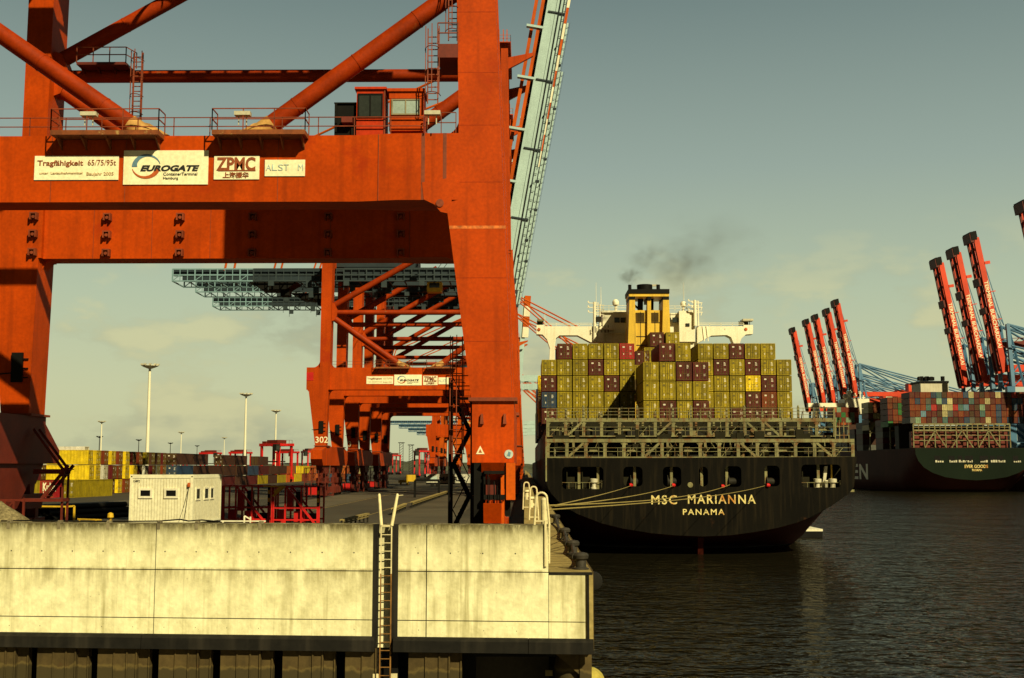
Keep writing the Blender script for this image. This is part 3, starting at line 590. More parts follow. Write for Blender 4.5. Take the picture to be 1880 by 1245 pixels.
def make_boom(root, h, deg, ln, col, detail=1, stripes=0):
    """twin box boom hinged at h: local u along the boom, w to its upper side"""
    d = math.radians(deg); U = Vector((math.cos(d), 0, math.sin(d))); Wv = Vector((-math.sin(d), 0, math.cos(d))); h = Vector(h)
    P = lambda u, y, w: h+U*u+Vector((0,y,0))+Wv*w
    def obox(mb, u0, u1, y0, y1, w0, w1):
        mb.add([P(u0,y0,w0),P(u1,y0,w0),P(u1,y1,w0),P(u0,y1,w0),P(u0,y0,w1),P(u1,y0,w1),P(u1,y1,w1),P(u0,y1,w1)], [(0,3,2,1),(4,5,6,7),(0,1,5,4),(1,2,6,5),(2,3,7,6),(3,0,4,7)])
    mb = MB()
    for s in (-1, 1): obox(mb, 0, ln, s*2.6-.55, s*2.6+.55, .2, 2.4)
    for i in range(int(ln/7)): obox(mb, 3+i*7, 3.6+i*7, -2.05, 2.05, .6, 1.8)
    b = mb.build('boom', M[col], root)
    if detail:
        w = MB(); s = -1
        for q in (-.42, -1.1): obox(w, 1, ln, -3.3, -3.2, q-.03, q+.03)
        obox(w, 1, ln, -3.6, -2.4, .1, .16); obox(w, 1, ln, 1.9, 2.4, -.5, .16); obox(w, 1, ln, -3.2, -3.1, .75, .8)
        for i in range(int(ln/1.5)): obox(w, 1+1.5*i, 1.06+1.5*i, -3.3, -3.22, -1.1, -.4)
        for i in range(int(ln/6)): obox(w, 5+6*i, 5.25+6*i, -3.35, -3.15, -.9, 2.0) if i % 2 else obox(w, 5+6*i, 5.3+6*i, -3.5, -2.2, -.5, -.3)
        w.build('trolley_rail', M['navy'] if col == 'blue_steel' else M['dark'], b)
        w = MB(); obox(w, 1, ln, -3.05, -2.3, -.35, .08); obox(w, 1, ln, -3.05, -2.4, -.85, -.5); w.build('underside_walkway', M[col], b)
        f = MB()
        for q in (2.9, 4.1): obox(f, 6, ln, -2.9+ (q-2.9), -2.3+(q-2.9), q, q+.55)
        f.build('folded_forestay', M['orange2'], b)
        f = MB(); obox(f, 2, ln, 1.2, 2.2, 3.0, 3.3); obox(f, 2, ln, -1.6, -1.2, 2.5, 2.8)
        for i in range(int(ln/2.2)): obox(f, 2+2.2*i, 2.9+2.2*i, 1.2, 2.3, 2.3, 3.0)
        f.build('cable_tray', M['black'], b)
        for i in range(int(ln/9)+1): f = MB(); obox(f, 8+9*i, 8.4+9*i, -3.2, -2.2, 2.2, 5.2); f.build('platform', M['blue_steel'], b)
        for i in range(11 if stripes else 0):
            e = MB(); u0 = ln-5-2.8*(i+1); obox(e, u0, u0+2.75, -3.5, -3.1, -1.42+.03*i, -.95); e.build('warning_stripe', M['orange2'] if i % 2 else M['white'], b)
    return b
NS = [(0, 65, 219, 287, 331), (1, 228.5, 383.5, 277, 339.5), (2, 394, 477, 287, 330), (3, 487, 560.5, 294, 324)]
crane1 = crane(59.7, 'orange gantry crane with white sign boards and two cabins, behind the concrete wall', 24.6, 28.05, near=True, signs=NS, apex=82, zg=47.8, back=-62, boom_len=10, ztop=50, hinge=2, number=None)
def near_details():
    ya, yb = 61.0, 59.7+SEP; zb1 = 28.05
    D = ya-.4
    # cabins on the beam
    x0, x1 = X(647, D), X(700, D); c = cabin(crane1, x0, x1, ya-.7, ya+.9, zb1+.05, Z(168, D, 675), M['cab'], (X(652, D), X(694, D), Z(217, D, 675), Z(178, D, 675)), 'glass', mull=1, frame='black')
    q = MB(); q.box(x1-.03, x1+.03, ya-.75, ya-.69, zb1+.1, Z(170, D, 675)); q.build('door_edge', M['dark_rail'], c)
    x0, x1 = X(709, D), X(773, D); c = cabin(crane1, x0, x1, ya-.7, ya+.9, zb1+.3, Z(172, D, 740), M['orange'], (X(715.5, D), X(764, D), Z(212, D, 740), Z(188, D, 740)), 'glass_pale', roof=.16, frame='steel')
    q = MB(); q.box(x0-.02, x1+.02, ya-.72, ya-.7, Z(184, D, 740), Z(172, D, 740)); q.build('fascia', M['orange'], c)
    q = MB(); xa, xb = X(607, D), X(646, D); q.box(xa, xb, ya-.4, ya+.8, zb1+.1, Z(192, D, 625)); q.box(xa-.1, xb, ya-.5, ya+.9, Z(191, D, 625), Z(189, D, 625)); q.bar((xa, ya-.5, zb1), (xa, ya-.5, Z(190, D, 625)), .12); q.build('equipment_box', M['black'], crane1)
    q = MB(); q.box(X(620, D), X(640, D), ya-.9, ya-.4, zb1+.7, zb1+1.0); q.build('cable_drum', M['dark_red'], crane1)
    # floodlights
    for u in (142, 432, 790):
        q = MB(); x = X(u, ya-1.6); q.box(x-.4, x+.4, ya-2.0, ya-1.6, zb1+.78, zb1+.98)
        for s in (-.2, .2): q.bar((x+s, ya-1.8, zb1+.3), (x+s, ya-1.8, zb1+.8), .05)
        q.build('floodlight', M['ship_cream'], crane1)
    # caged ladders and platforms by the legs
    q = MB(); ladder(q, X(789, ya-1.4), ya-1.2, Z(188, ya-1.4, 789), Z(50, ya-1.4, 789), .52, True); q.build('caged_ladder', M['dark_rail'], crane1)
    q = MB(); xa, xb = X(800, ya-1), X(838, ya-1); zp = Z(111, ya-1, 820); q.box(xa, xb, ya-1.6, ya+1.2, zp-.05, Z(88, ya-1, 820)); p = q.build('platform', M['dark_red'], crane1)
    q = MB(); rail(q, [(xa, ya-1.6, Z(88, ya-1, 820)), (xb, ya-1.6, Z(88, ya-1, 820))], 1.1, .7); q.build('railing', M['dark_rail'], p)
    q = MB(); ladder(q, X(829, ya), ya-.8, Z(85, ya, 829), Z(0, ya, 829)+9, .45, True); q.build('caged_ladder', M['dark_rail'], crane1)
    q = MB(); ladder(q, X(229, yb-1.4), yb-1.4, Z(200, yb-1.4, 229)-2, Z(97, yb-1.4, 229), .6, True, r=.035); q.build('caged_ladder', M['dark_rail'], crane1)
    q = MB(); xa, xb = X(118, yb-1), X(211, yb-1); zp = Z(121, yb-1, 160); q.box(xa, xb, yb-1.6, yb+.2, zp-.12, zp+.06)
    for s in range(4): q.prism([(yb-1.5, zp-.1), (yb, zp-.1), (yb, zp-.5)], 'x', xa+.1+s*1.05, xa+.16+s*1.05)
    p = q.build('platform', M['dark_red'], crane1)
    q = MB(); rail(q, [(xa, yb-1.6, zp), (xb, yb-1.6, zp), (xb+.7, yb-1.6, zp-.4)], 1.05, 1.1); q.build('railing', M['dark_rail'], p)
    # running gear seen under the waterside leg
    q = MB(); y = 58.6
    q.box(-2.5, -1.95, y+.6, y+2.5, GZ, 11.38); q.box(-2.4, -1.1, y+1.2, y+2.4, 9.9, 11.38); q.box(-1.0, -.72, y+1, y+2.2, GZ+2.4, 11.38); q.build('bearing_frame', M['black'], crane1)
    q = MB(); q.box(-1.92, -1.05, y+.9, y+1.0, 9.0, 10.9); q.build('red_guard_plate', M['dark_red'], crane1)
    q = MB(); q.box(-.92, -.48, y+.4, y+1.4, 9.6, 11.39); q.box(-1.18, -1.02, y+.5, y+.9, 8.2, 10.8); q.build('side_plate', M['orange2'], crane1)
    q = MB()
    for a, b in ((-1.88, -1.78), (-1.64, -1.60), (-1.22, -1.12)): q.box(a, b, y+.1, y+.3, GZ, 9.55)
    q.box(-1.60, -1.28, y+.3, y+.36, 8.5, 9.5); q.box(-1.9, -1.1, y+.1, y+.35, 9.45, 9.6); q.build('buffer_frame', M['orange'], crane1)
    q = MB(); q.box(-1.95, -1.08, y-.2, y+.1, 8.28, 8.45); q.tube((-1.75, y-.25, 8.37), (-1.75, y+.1, 8.37), .12, 10); q.build('buffer_beam', M['red'], crane1)
    q = MB(); q.prism([(-1.12, GZ), (-.62, GZ), (-.62, 8.1), (-.75, 8.25), (-1.05, 8.25)], 'y', y-.3, y+.5); q.lathe([(.16,-.05),(.16,.05)], 12, (-.86, y-.3, 7.75), 'y'); q.build('rail_clamp', M['dark_red'], crane1)
    q = MB(); q.box(-1.78, -1.4, y-.4, y-.2, GZ+.6, 7.75); q.build('control_box', M['cabin'], crane1)
    q = MB(); q.box(-2.55, -2.1, y-.2, y+.4, GZ, 7.9)
    for i in range(6): q.bar((-3.4+.12*i, y-.6+.2*i, GZ+1.0+.09*i), (-3.1+.12*i, y-.6+.2*i, GZ+1.15+.09*i), .08)
    q.build('cable_guide', M['dark'], crane1)
    for i, (xx_, r0) in enumerate(((-1.80, .03), (-1.72, .022), (-1.5, .035), (-1.34, .02), (-1.2, .03))):
        q = MB(); q.path([(xx_, y+.05, 10.9-.2*i), (xx_+.03, y-.02, 9.2), (xx_+(.12 if i % 2 else -.08), y-.06, 8.5), (xx_+.02, y-.02, GZ+.6)], r0, 6); q.build('hydraulic_hose', M['black'], crane1)
    q = MB(); q.box(-2.0, -.98, y+.05, y+.5, 9.62, 9.85); q.box(-1.98, -1.02, y+.3, y+.6, 10.85, 11.0); q.bar((-1.98, y+.5, 9.8), (-1.98, y+.5, 11), .1); q.build('gear_frame', M['black'], crane1)
    q = MB(); q.lathe([(.16,-.1),(.22,-.08),(.22,.08),(.16,.1)], 14, (-1.48, y+.0, 7.9), 'y'); q.lathe([(.13,-.1),(.17,-.08),(.17,.08),(.13,.1)], 14, (-1.9, y+.0, 7.4), 'y'); q.build('sheave', M['dark_red'], crane1)
    # slanted equaliser plates and access stair below the landside sill
    xx = XL; 
    q = MB(); q.prism([(57.5, 11.4), (67, 11.4), (63.6, 8.6), (60.5, 8.6)], 'x', xx-.7, xx+.7); q.prism([(70, 11.4), (78.5, 11.4), (75.5, 8.6), (73, 8.6)], 'x', xx-.7, xx+.7); q.build('equaliser_beam', M['dark_red'], crane1)
    framework(crane1, -33.6, -30.2, 71.5, GZ, 9.2, M['dark_red'], n=3)
    q = MB()
    for s in (0, .9):
        q.bar((-30.6, 76.6+s, 9.2), (-29.0, 76.6+s, 11.3), .1, .2); q.bar((-31.2, 76.6+s, 10.9), (-29.2, 76.6+s, 10.9), .14, .3); q.bar((-29.3, 76.6+s, GZ), (-29.3, 76.6+s, 11.0), .12); q.bar((-31.3, 76.6+s, 13.6), (-29.3, 76.6+s, 11.0), .1, .16)
    for i in range(6): q.box(-30.5+.26*i, -30.25+.26*i, 76.6, 77.5, 9.35+.33*i, 9.4+.33*i)
    q.box(-33.2, -29.2, 76.4, 77.6, 9.0, 9.2); q.build('access_stair', M['dark_red'], crane1)
    # added boxes above the view, placed to shade the far portal beam
    q = MB(); q.box(-9.3, -5.6, ya-.6, ya+2.2, 38.2, 46.5); q.box(-9.4, -3.6, ya-.8, ya+2.4, 37.9, 38.2); q.build('added_shade_box', M['red'], crane1)
    q = MB(); q.prism([(-1.5, 38.0), (2.5, 37.4), (7.2, 37.4), (7.2, 47), (-1.9, 47)], 'y', ya-1.0, ya+1.2); q.build('added_shade_frame', M['orange'], crane1)
near_details()
S2 = [(0, 673, 722, 691, 705), (1, 724, 774.5, 688, 707.5), (2, 777, 803.5, 690, 707), (3, 805, 828.5, 693, 705.5)]
GC = 'gantry cranes along the quay'
crane1['group'] = GC
crane2 = crane(191.7, 'orange gantry crane numbered 302 with raised pale blue boom, second along the quay', 23.45, 27.0, group=GC, signs=S2, number='302', zg=41.9, back=-58.5, apex=80.5, ztop=46)
mb = MB(); mb.box(XL-2.5, XL-1.4, 191.66, 191.7, 24.9, 26.2); mb.build('red_patch', M['red'], crane2)
crane3 = crane(227.6, 'orange gantry crane with raised boom directly behind crane 302', 23.2, 26.5, group=GC, zg=45.3, back=-64.5, apex=79, ztop=48, boom_deg=79.5, number='3')
crane4 = crane(263.5, 'orange gantry crane with raised boom, third of the close row beginning at crane 302', 23.0, 26.2, group=GC, zg=47.3, back=-70.5, apex=78, ztop=49, boom_deg=79.5)
mb = MB(); mb.box(-16.4, -13.9, 199.5, 201.5, 40.3, 42.0); oc = mb.build('operator_cab', M['yellow'], crane2)
mb = MB(); mb.box(-16, -14.3, 199.44, 199.5, 41.0, 41.8); mb.build('window', M['glass'], oc)
crane5 = crane(425, 'distant orange gantry crane with lowered boom and red stays, past the close row', 22, 26, group=GC, zg=42, back=-56, apex=73, ztop=44, boom_deg=1, boom_len=58, detail=0, boomcol='blue_steel')
crane6 = crane(470, 'distant orange gantry crane with lowered boom, behind the one with red stays', 22, 26, group=GC, zg=42, back=-56, apex=72, ztop=44, boom_deg=1, boom_len=58, detail=0, orange='orange2')
crane7 = crane(585, 'distant gantry crane whose raised boom ends in orange and white bands', 22, 26, group=GC, zg=42, back=-60, apex=74, ztop=44, boom_deg=86, boom_len=54, detail=0, orange='orange2')
for k, (yy, bk) in enumerate(((700, -80), (740, -78), (780, -76), (820, -74))):
    crane(yy, ['far orange gantry crane with long blue rear girder, beyond the banded boom', 'far orange gantry crane, sixth from crane 302 along the quay', 'far orange gantry crane, next to last along the quay', 'farthest orange gantry crane at the end of the quay'][k],
          22, 26, group=GC, zg=36-k*1.0, back=bk, apex=66, ztop=38, boom_deg=2, boom_len=56, detail=0, gcol='blue_frame')
mb = MB()
d = math.radians(86)
for i in range(4):
    u = 54-5.2*i; b = Vector((-2.2+u*math.cos(d), 594-3.3, 41.4+u*math.sin(d)))
    m = MB(); m.bar(b, b-Vector((5.1*math.cos(d), 0, 5.1*math.sin(d))), 3.0, 1.2, up=(0,1,0)); m.build('warning_band', M['orange2'] if i % 2 == 0 else M['white'], crane7)
# ================================================================ setting: water, quay surface, far shore
def struct(mb, name, mat, loc=(0,0,0)):
    o = mb.build(name, mat, loc=loc); o['kind'] = 'structure'; return o
mb = MB(); mb.quad((-4000,-200,0), (4000,-200,0), (4000,8000,0), (-4000,8000,0)); struct(mb, 'water', M['water'])
M['rusty'] = paint('rusted_ladder_steel', (.20,.10,.028), .8, .5, 2, rust=.3, rustcol=(.07,.03,.01), spec=.1)
WY = lambda x: 44.3+(2.43-x)*.072                       # front face of the quay wall
mb = MB()
mb.prism([(-1500, 155), (.9, 47.2), (.9, 1500), (-1500, 1500)], 'z', -2, GZ); struct(mb, 'quay_ground', M['asphalt'])
def strip(name, mat, pts, dz=.004):
    mb = MB(); mb.add([(x, y, GZ+dz) for x, y in pts], [tuple(range(len(pts)))]); return struct(mb, name, mat)
for i, (x, w) in enumerate(((-15.6, .18), (-23.5, .18), (-40, .2), (-48, .2))):
    strip('road_marking', M['line'], [(x-w/2, 70), (x+w/2, 70), (x+w/2, 620), (x-w/2, 620)])
pm = paint('paler_asphalt', (.085,.072,.048), .9, .4, .1, spec=.2)  # paler asphalt tone for the strips
for i, (x0, x1, y0, y1) in enumerate(((-13, -6.5, 70, 640), (-58, -41, 96, 190), (-31.5, -24, 70, 640))):
    strip('road', pm, [(x0, y0), (x1, y0), (x1, y1), (x0, y1)])
for x in (XW, XL):                                       # crane rails
    mb = MB(); mb.box(x-.05, x+.05, 52, 900, GZ+.002, GZ+.06); r = mb.build('crane_rail', M['dark'], loc=(x, 52, GZ)); r['kind'] = 'structure'
# far shore behind everything: low wooded hills and the opposite terminal
def ridge(name, pts, y, depth, mat):
    mb = MB(); r = random.Random(5); n = 160; x0, x1 = pts[0][0], pts[-1][0]; top = []
    for i in range(n+1):
        x = x0+(x1-x0)*i/n
        for (xa, ha), (xb, hb) in zip(pts[:-1], pts[1:]):
            if xa <= x <= xb: h = ha+(hb-ha)*(x-xa)/(xb-xa)
        top.append((x, h*(.88+.24*r.random())))
    vs = []
    for x, h in top: vs += [(x, y, -2), (x, y+depth*.15, h*.75), (x, y+depth*.5, h), (x, y+depth, 0)]
    mb.add(vs, [(4*i+k, 4*i+4+k, 4*i+5+k, 4*i+1+k) for i in range(n) for k in range(3)]); return struct(mb, name, mat)
ridge('hills', [(-1500, 13), (-600, 15), (-380, 18), (-200, 24), (-80, 20), (0, 15), (400, 14), (1800, 13)], 2100, 300, M['hill'])
mb = MB(); mb.box(231, 1500, 480, 1600, -2, 7); struct(mb, 'opposite_quay', M['dark'])
# ================================================================ quay wall in front
wall = thing('quay_wall', 'long pale weathered concrete quay wall on rusty steel sheet piles, with a black rubber strip', 'quay wall', (0, 46, 0))
WD = 1.2
def wseg(mb, x0, x1, z0, z1, d=0, t=WD):
    mb.add([(x0,WY(x0)-d,z0),(x1,WY(x1)-d,z0),(x1,WY(x1)-d+t,z0),(x0,WY(x0)-d+t,z0),(x0,WY(x0)-d,z1),(x1,WY(x1)-d,z1),(x1,WY(x1)-d+t,z1),(x0,WY(x0)-d+t,z1)],
           [(0,3,2,1),(4,5,6,7),(0,1,5,4),(1,2,6,5),(2,3,7,6),(3,0,4,7)])
XR0, XR1 = X(689.5, 45.5, 1050), X(733, 45.4, 1050); XE = X(1007.5, 44.4, 1000); XQ = 2.43
XJ1, XJ2 = X(292.5, 46, 1050), X(784, 45, 1050)
ZT, ZB, ZL, zj1, zj2 = 9.09, 4.98, 7.40, 7.385, 5.62
mb = MB()
g = .036
cols = [(-70, -48), (-48, -32.6), (-32.6, XJ1), (XJ1, XR0), (XR1, XJ2), (XJ2, XE)]
for (a, b) in cols:
    zs = [ZB, zj2, zj1, ZT]
    for z0, z1 in zip(zs[:-1], zs[1:]): wseg(mb, a+g/2, b-g/2, z0+g/2, z1-g/2)
a, b = XE, XQ-.26
wseg(mb, a, b, ZB+.01, zj2-g/2); wseg(mb, a, b, zj2+g/2, ZL-.09)
mb.build('concrete_panel', M['concrete'], wall)
mb = MB(); wseg(mb, -70, XR0-.01, ZB+.02, ZT-.05, -.05, WD-.1); wseg(mb, XR1+.01, XE-.01, ZB+.02, ZT-.05, -.05, WD-.1); mb.build('joint_filler', M['pile_dark'], wall)
mb = MB(); wseg(mb, XR0-.1, XR1+.1, ZB-.4, ZT-.02, -.42, .5); mb.build('recess_panel', M['concrete'], wall)
mb = MB()
wseg(mb, XR0-.02, XR0+.15, ZB-.35, ZT-.005, .02, .44); wseg(mb, XR1-.22, XR1+.02, ZB-.35, ZT-.005, .02, .44)
wseg(mb, XQ-.20, XQ-.12, ZB+.02, ZL-.12, .02, .4)
wseg(mb, XE, XQ, ZL-.10, ZL-.005, .02, .5); mb.build('corner_strip', M['rubber'], wall)
mb = MB(); wseg(mb, XQ-.12, XQ+.02, ZB-.1, ZL-.10, .03, .6); mb.build('steel_corner', M['plank'], wall)
def rub(x0, x1, c0, c1):
    d, t = .24, .25; vs = []
    for x, c in ((x0, c0), (x1, c1)):
        vs += [(x, WY(x), ZB+.06), (x+c, WY(x)-d*.55, ZB+.04), (x+c, WY(x)-d, ZB-.06), (x+c*.4, WY(x)-d, ZB-.46), (x, WY(x), ZB-.5)]
    mb = MB(); mb.add(vs, [(i, i+5, (i+1) % 5+5, (i+1) % 5) for i in range(5)]+[(4,3,2,1,0), (5,6,7,8,9)]); mb.build('rubber_strip', M['rubber'], wall)
for a, b in ((-70, -32), (-31.98, -14.2), (-14.18, XR0+.08), (XR1-.12, .1), (.12, XQ+.02)): rub(a, b, 0, 0)
# tie holes and lifting stubs cast in the wall
mb = MB(); x = -19.4
while x < XE-.3:
    if not XR0-.2 < x < XR1+.2:
        y = WY(x); mb.lathe([(.026,-.004),(.026,.03)], 8, (x, y, 8.05), 'y')
        if rnd.random() < .7: mb.lathe([(.02,-.004),(.02,.03)], 8, (x+.05, y, 5.28), 'y')
    x += 1.19
mb.build('tie_hole', M['pile_dark'], wall)
# sheet piles: box piles with ribbed pans, dark gaps between
mb = MB(); dk = MB(); x = X(178, 46, 1210)-.05-2.33*22; k = 0
while x < XR0-.4 or x < X(860, 45.4, 1210):
    x1 = x+2.33
    if not (XR0-.05 < x < XR1-.3):
        for (a, b, d) in ((x+.2, x+.86, -.03), (x+.86, x+1.36, 0), (x+1.36, x+1.72, 0), (x+1.72, x+2.14, -.2)):
            if XR0 < (a+b)/2 < XR1: continue
            if b > X(872, 45.4, 1210): continue
            wseg(mb, a, b, -2, 4.62, d, .3); wseg(mb, b-.05, b, -2, 4.61, d+.06, .08)
    x = x1
mb.build('sheet_pile', M['pile'], wall)
mb = MB(); wseg(mb, -70, X(872, 45.4, 1210), -2, 4.6, -1.4, .5); wseg(mb, XR0, XR1, -2, 4.7, -.5, .3); mb.build('gap_shade_sheet', M['black'], wall)  # black sheet behind the pile gaps, standing in for their shade
xs = X(872, 45.4, 1210)
mb = MB(); mb.box(xs-.1, XQ, 49.2, 49.5, -2, GZ); mb.box(xs, XQ, 45, 49.2, 4.3, 4.4); wseg(mb, xs, XQ-.1, 4.45, ZB, -.3, 5); mb.build('void_shade_sheet', M['black'], wall)  # black sheets put in for the deep shade of the hollow
mb = MB(); xp = X(1062, 44.8, 1220); mb.lathe([(.55, -2), (.55, 3.2), (.62, 3.8), (.5, 4.5)], 20, (xp-.25, 45.6, 0)); mb.box(XQ-.45, XQ-.02, 44.75, 45.6, -2, 4.5); 
mb.prism([(xp-.9, 4.48), (XQ-.02, 4.48), (XQ-.02, 3.3), (xp-.2, 3.9)], 'y', 44.8, 46); mb.build('support_pile', M['pile'], wall)
mb = MB(); mb.box(X(1000, 46), X(1013, 46), 45.9, 46, Z(1240, 46), Z(1230, 46)); mb.build('marker_plate', M['plank'], wall)
# wall top clips
for u in (18, 113, 205, 299, 369, 486):
    x = X(u, 46, 958); mb = MB(); wseg(mb, x-.06, x+.06, ZT-.22, ZT+.06, .012, .06); wseg(mb, x-.04, x+.1, ZT+.0, ZT+.10, .012, .2)
    c = mb.build('steel_clip', M['steel'], wall)
mb = MB(); pts = [(X(u, 46.2, v), 46.3, Z(v, 46.3)) for u, v in ((0, 957), (60, 956), (180, 958), (290, 957), (330, 954), (345, 957), (370, 955), (400, 958))]; mb.path(pts, .03, 6)
pp = mb.build('cable', M['black'], loc=pts[0]); tag(pp, 'black cable lying along the top of the concrete quay wall', 'cable')
# quay side: raised planked ledge running away from the corner
mb = MB()
mb.box(XE+.02, XQ, 44.42, 900, ZB-.3, ZL-.004); ld = mb.build('quay_ledge', M['plank'], loc=(1.6, 45, ZB)); tag(ld, 'planked lower ledge along the water side of the quay carrying the black bollards', 'quay ledge')
mb = MB()
for i in range(40): mb.box(XE+.03, XQ-.01, 45.6+1.25*i, 45.63+1.25*i, ZL-.003, ZL+.003)
mb.build('plank_gap', M['pile_dark'], ld)
mb = MB(); mb.box(XQ, XQ+.06, 44.6, 900, ZB-.4, ZL); mb.build('steel_edge', M['pile'], ld)
mb = MB(); mb.box(XQ-.5, XQ-.02, 50, 900, -2, ZB-.32); mb.build('pile_face', M['pile_dark'], ld)
mb = MB(); mb.box(-.05, XE, 46.9, 900, GZ-.5, 8.55); pw = mb.build('parapet_wall', M['plank'], loc=(.4, 47, GZ)); tag(pw, 'narrow timber topped parapet behind the white hoops, running along the quay edge', 'parapet')
# ladder in the recess, with flared grab rails
lx0, lx1 = X(702.5, 45.3, 1000), X(721.5, 45.3, 1000); yl = WY(lx0)-.04
lad = thing('wall_ladder', 'steel rung ladder in the concrete wall recess, flared cream grab rails on top', 'ladder', ((lx0+lx1)/2, yl, 3))
mb = MB()
for x in (lx0, lx1): mb.bar((x, yl, 7.3), (x, yl, ZT), .045)
mb.build('side_rail', M['galv'], lad)
mb = MB()
for x in (lx0, lx1): mb.bar((x, yl, 2.2), (x, yl, 7.3), .045)
mb.build('side_rail', M['rusty'], lad)
mb = MB(); z = 2.45
while z < 7.3: mb.tube((lx0, yl, z), (lx1, yl, z), .018, 6); z += .298
mb.build('rung', M['rusty'], lad); mb = MB()
while z < ZT: mb.tube((lx0, yl, z), (lx1, yl, z), .018, 6); z += .298
mb.build('rung', M['galv'], lad)
mb = MB()
for x, u in ((lx0, 698), (lx1, 731)):
    xt = X(u, 45.2, 909); zt = Z(909, 45.2, u); mb.tube((x, yl, ZT-.05), (xt, yl+.1, zt), .065, 10, .055); mb.lathe([(.055,0),(.03,.06)], 10, (xt, yl+.1, zt))
mb.tube((X(731, 45.2, 909), yl+.1, Z(910, 45.2)), (X(741, 46.2, 909), yl+1.1, Z(909, 46.2)), .02, 6); mb.build('grab_rail', M['galv'], lad)
mb = MB(); mb.box(lx0-.05, lx1+.05, yl-.02, yl+.1, ZT-.06, ZT-.02)
for z in (3.55,): mb.box(lx0-.25, lx0, yl, yl+.15, z, z+.15); mb.box(lx1, lx1+.25, yl, yl+.15, z, z+.15)
mb.build('bracket', M['galv'], lad)
# white hoops over the ladders on the quay edge
def hoop(x, y, zb, zt, w, label, r=.042):
    o = thing('ladder_hoop', label, 'handrail', (x, y, zb), 'white hoops along the quay edge'); mb = MB(); n = 10; c = zt-w/2
    arc = [(x+w/2*math.cos(math.pi*i/n), y, c+w/2*math.sin(math.pi*i/n)) for i in range(n+1)]
    mb.path([(x+w/2+.09, y, zb)]+arc+[(x-w/2-.06, y, zb)], r, 8); mb.build('hoop', M['galv'], o); 
    mb = MB(); mb.bar((x-w/2-.05, y, zb+.14), (x+w/2+.08, y, zb+.14), .05); mb.build('cross_bar', M['galv'], o); return o
h1 = hoop(X(994, 45, 930), 44.9, ZT-.02, Z(904.5, 44.9, 994), .40, 'cream tubular hoop on the wall corner, largest of the three hoops')
mb = MB(); mb.tube((X(1001, 44.55, 950), 44.38, ZL+.2), (X(1001, 44.4, 950), 44.38, ZT+.15), .05, 8); mb.tube((X(1008, 44.4, 950), 44.5, ZL+.3), (X(1008, 44.4), 44.5, ZT-.0), .04, 8)
for i in range(5): mb.bar((X(1001, 44.4), 44.38, ZL+.4+.3*i), (X(1008, 44.4), 44.5, ZL+.4+.3*i), .03)
mb.build('side_ladder', M['galv'], h1)
mb = MB(); mb.tube((X(1000, 46), 46.2, 8.6), (X(999, 46), 46.2, Z(918, 46)), .13, 12); mb.lathe([(.13,0),(.11,.05),(.03,.09)], 12, (X(999, 46), 46.2, Z(918, 46)))
pb = mb.build('mooring_post', M['galv'], loc=(X(999, 46), 46.2, 8.6)); tag(pb, 'stout cream post beside the largest hoop, holding the ropes of the black ship', 'mooring post')
hoop(X(979.5, 61, 900), 61, 8.55, Z(893.5, 61, 979), .32, 'cream tubular hoop between the other two hoops on the quay edge')
hoop(X(966.5, 76, 890), 76, 8.55, Z(885.5, 76, 967), .32, 'thin cream hoop farthest along the quay edge, beside the orange crane leg')
for i, (u, v, y) in enumerate(((975, 919, 62), (967, 906, 70))):
    x = X(u, y, v); z = Z(v, y, u); mb = MB(); mb.lathe([(.12,-.35),(.1,.05),(.18,.1),(.15,.2)], 10, (x, y, z)); mb.bar((x-.1, y, z-.1), (x+.25, y, z-.25), .12)
    o = mb.build('cleat', M['galv'], loc=(x, y, z-.35)); tag(o, ['white cleat below the middle hoop on the quay edge', 'white cleat below the thin far hoop on the quay edge'][i], 'cleat')
# black bollards on the ledge joined by a chain
bp = []
for i, (y, lab) in enumerate(((45.6, 'black round bollard nearest the ledge corner, throwing a thin shadow'), (53.2, 'black round bollard on the ledge, between two others'), (64, 'black round bollard on the ledge, farthest from the corner'), (82, 'black bollard on the ledge far behind the other three'))):
    x = 2.08; o = thing('bollard', lab, 'bollard', (x, y, ZL), 'black bollards on the ledge')
    mb = MB(); mb.lathe([(.30,0),(.30,.05),(.20,.08),(.19,.33),(.27,.40),(.29,.52),(.22,.60),(.05,.63)], 18, (x, y, ZL)); mb.build('post', M['bollard'], o)
    mb = MB(); mb.tube((x-.22, y, ZL+.48), (x-.38, y+.25, ZL+.52), .14, 10, .1); mb.build('horn', M['bollard'], o); bp.append((x-.35, y+.4, ZL+.4))
    bp.append((x, y, ZL+.35))
mb = MB()
for k in range(3):
    a = Vector((2.05, (45.6,53.2,64)[k]+.35, ZL+.42)); b = Vector((2.05, (53.2,64,82)[k]-.3, ZL+.42)); n = 14; P = []
    for i in range(n+1):
        p = a.lerp(b, i/n); p.z -= .32*math.sin(math.pi*i/n); P.append(p)
    mb.path(P, .085, 7)
ch = mb.build('mooring_hawser', M['bollard'], loc=(2.05, 46, ZL)); tag(ch, 'thick dark rope slung between the black bollards along the ledge', 'rope')
# fenders on the quay face
mb = MB(); mb.lathe([(.2,-.3),(.34,-.25),(.37,0),(.34,.25),(.2,.3)], 20, (XQ+.2, 47.5, 6.8), 'y'); o = mb.build('tyre_fender', M['rubber'], loc=(XQ+.2, 46.3, 6.2)); tag(o, 'black tyre fender on the quay face just below the ledge corner', 'fender')
mb = MB(); mb.lathe([(.2,-.5),(.5,-.45),(.55,0),(.5,.45),(.2,.5)], 20, (XQ+.02, 46.6, Z(1252, 46.6, 1085)), 'y'); o = mb.build('round_fender', M['moss'], loc=(XQ, 45, 3)); tag(o, 'mossy yellow green round fender low on the quay corner above the water', 'fender')
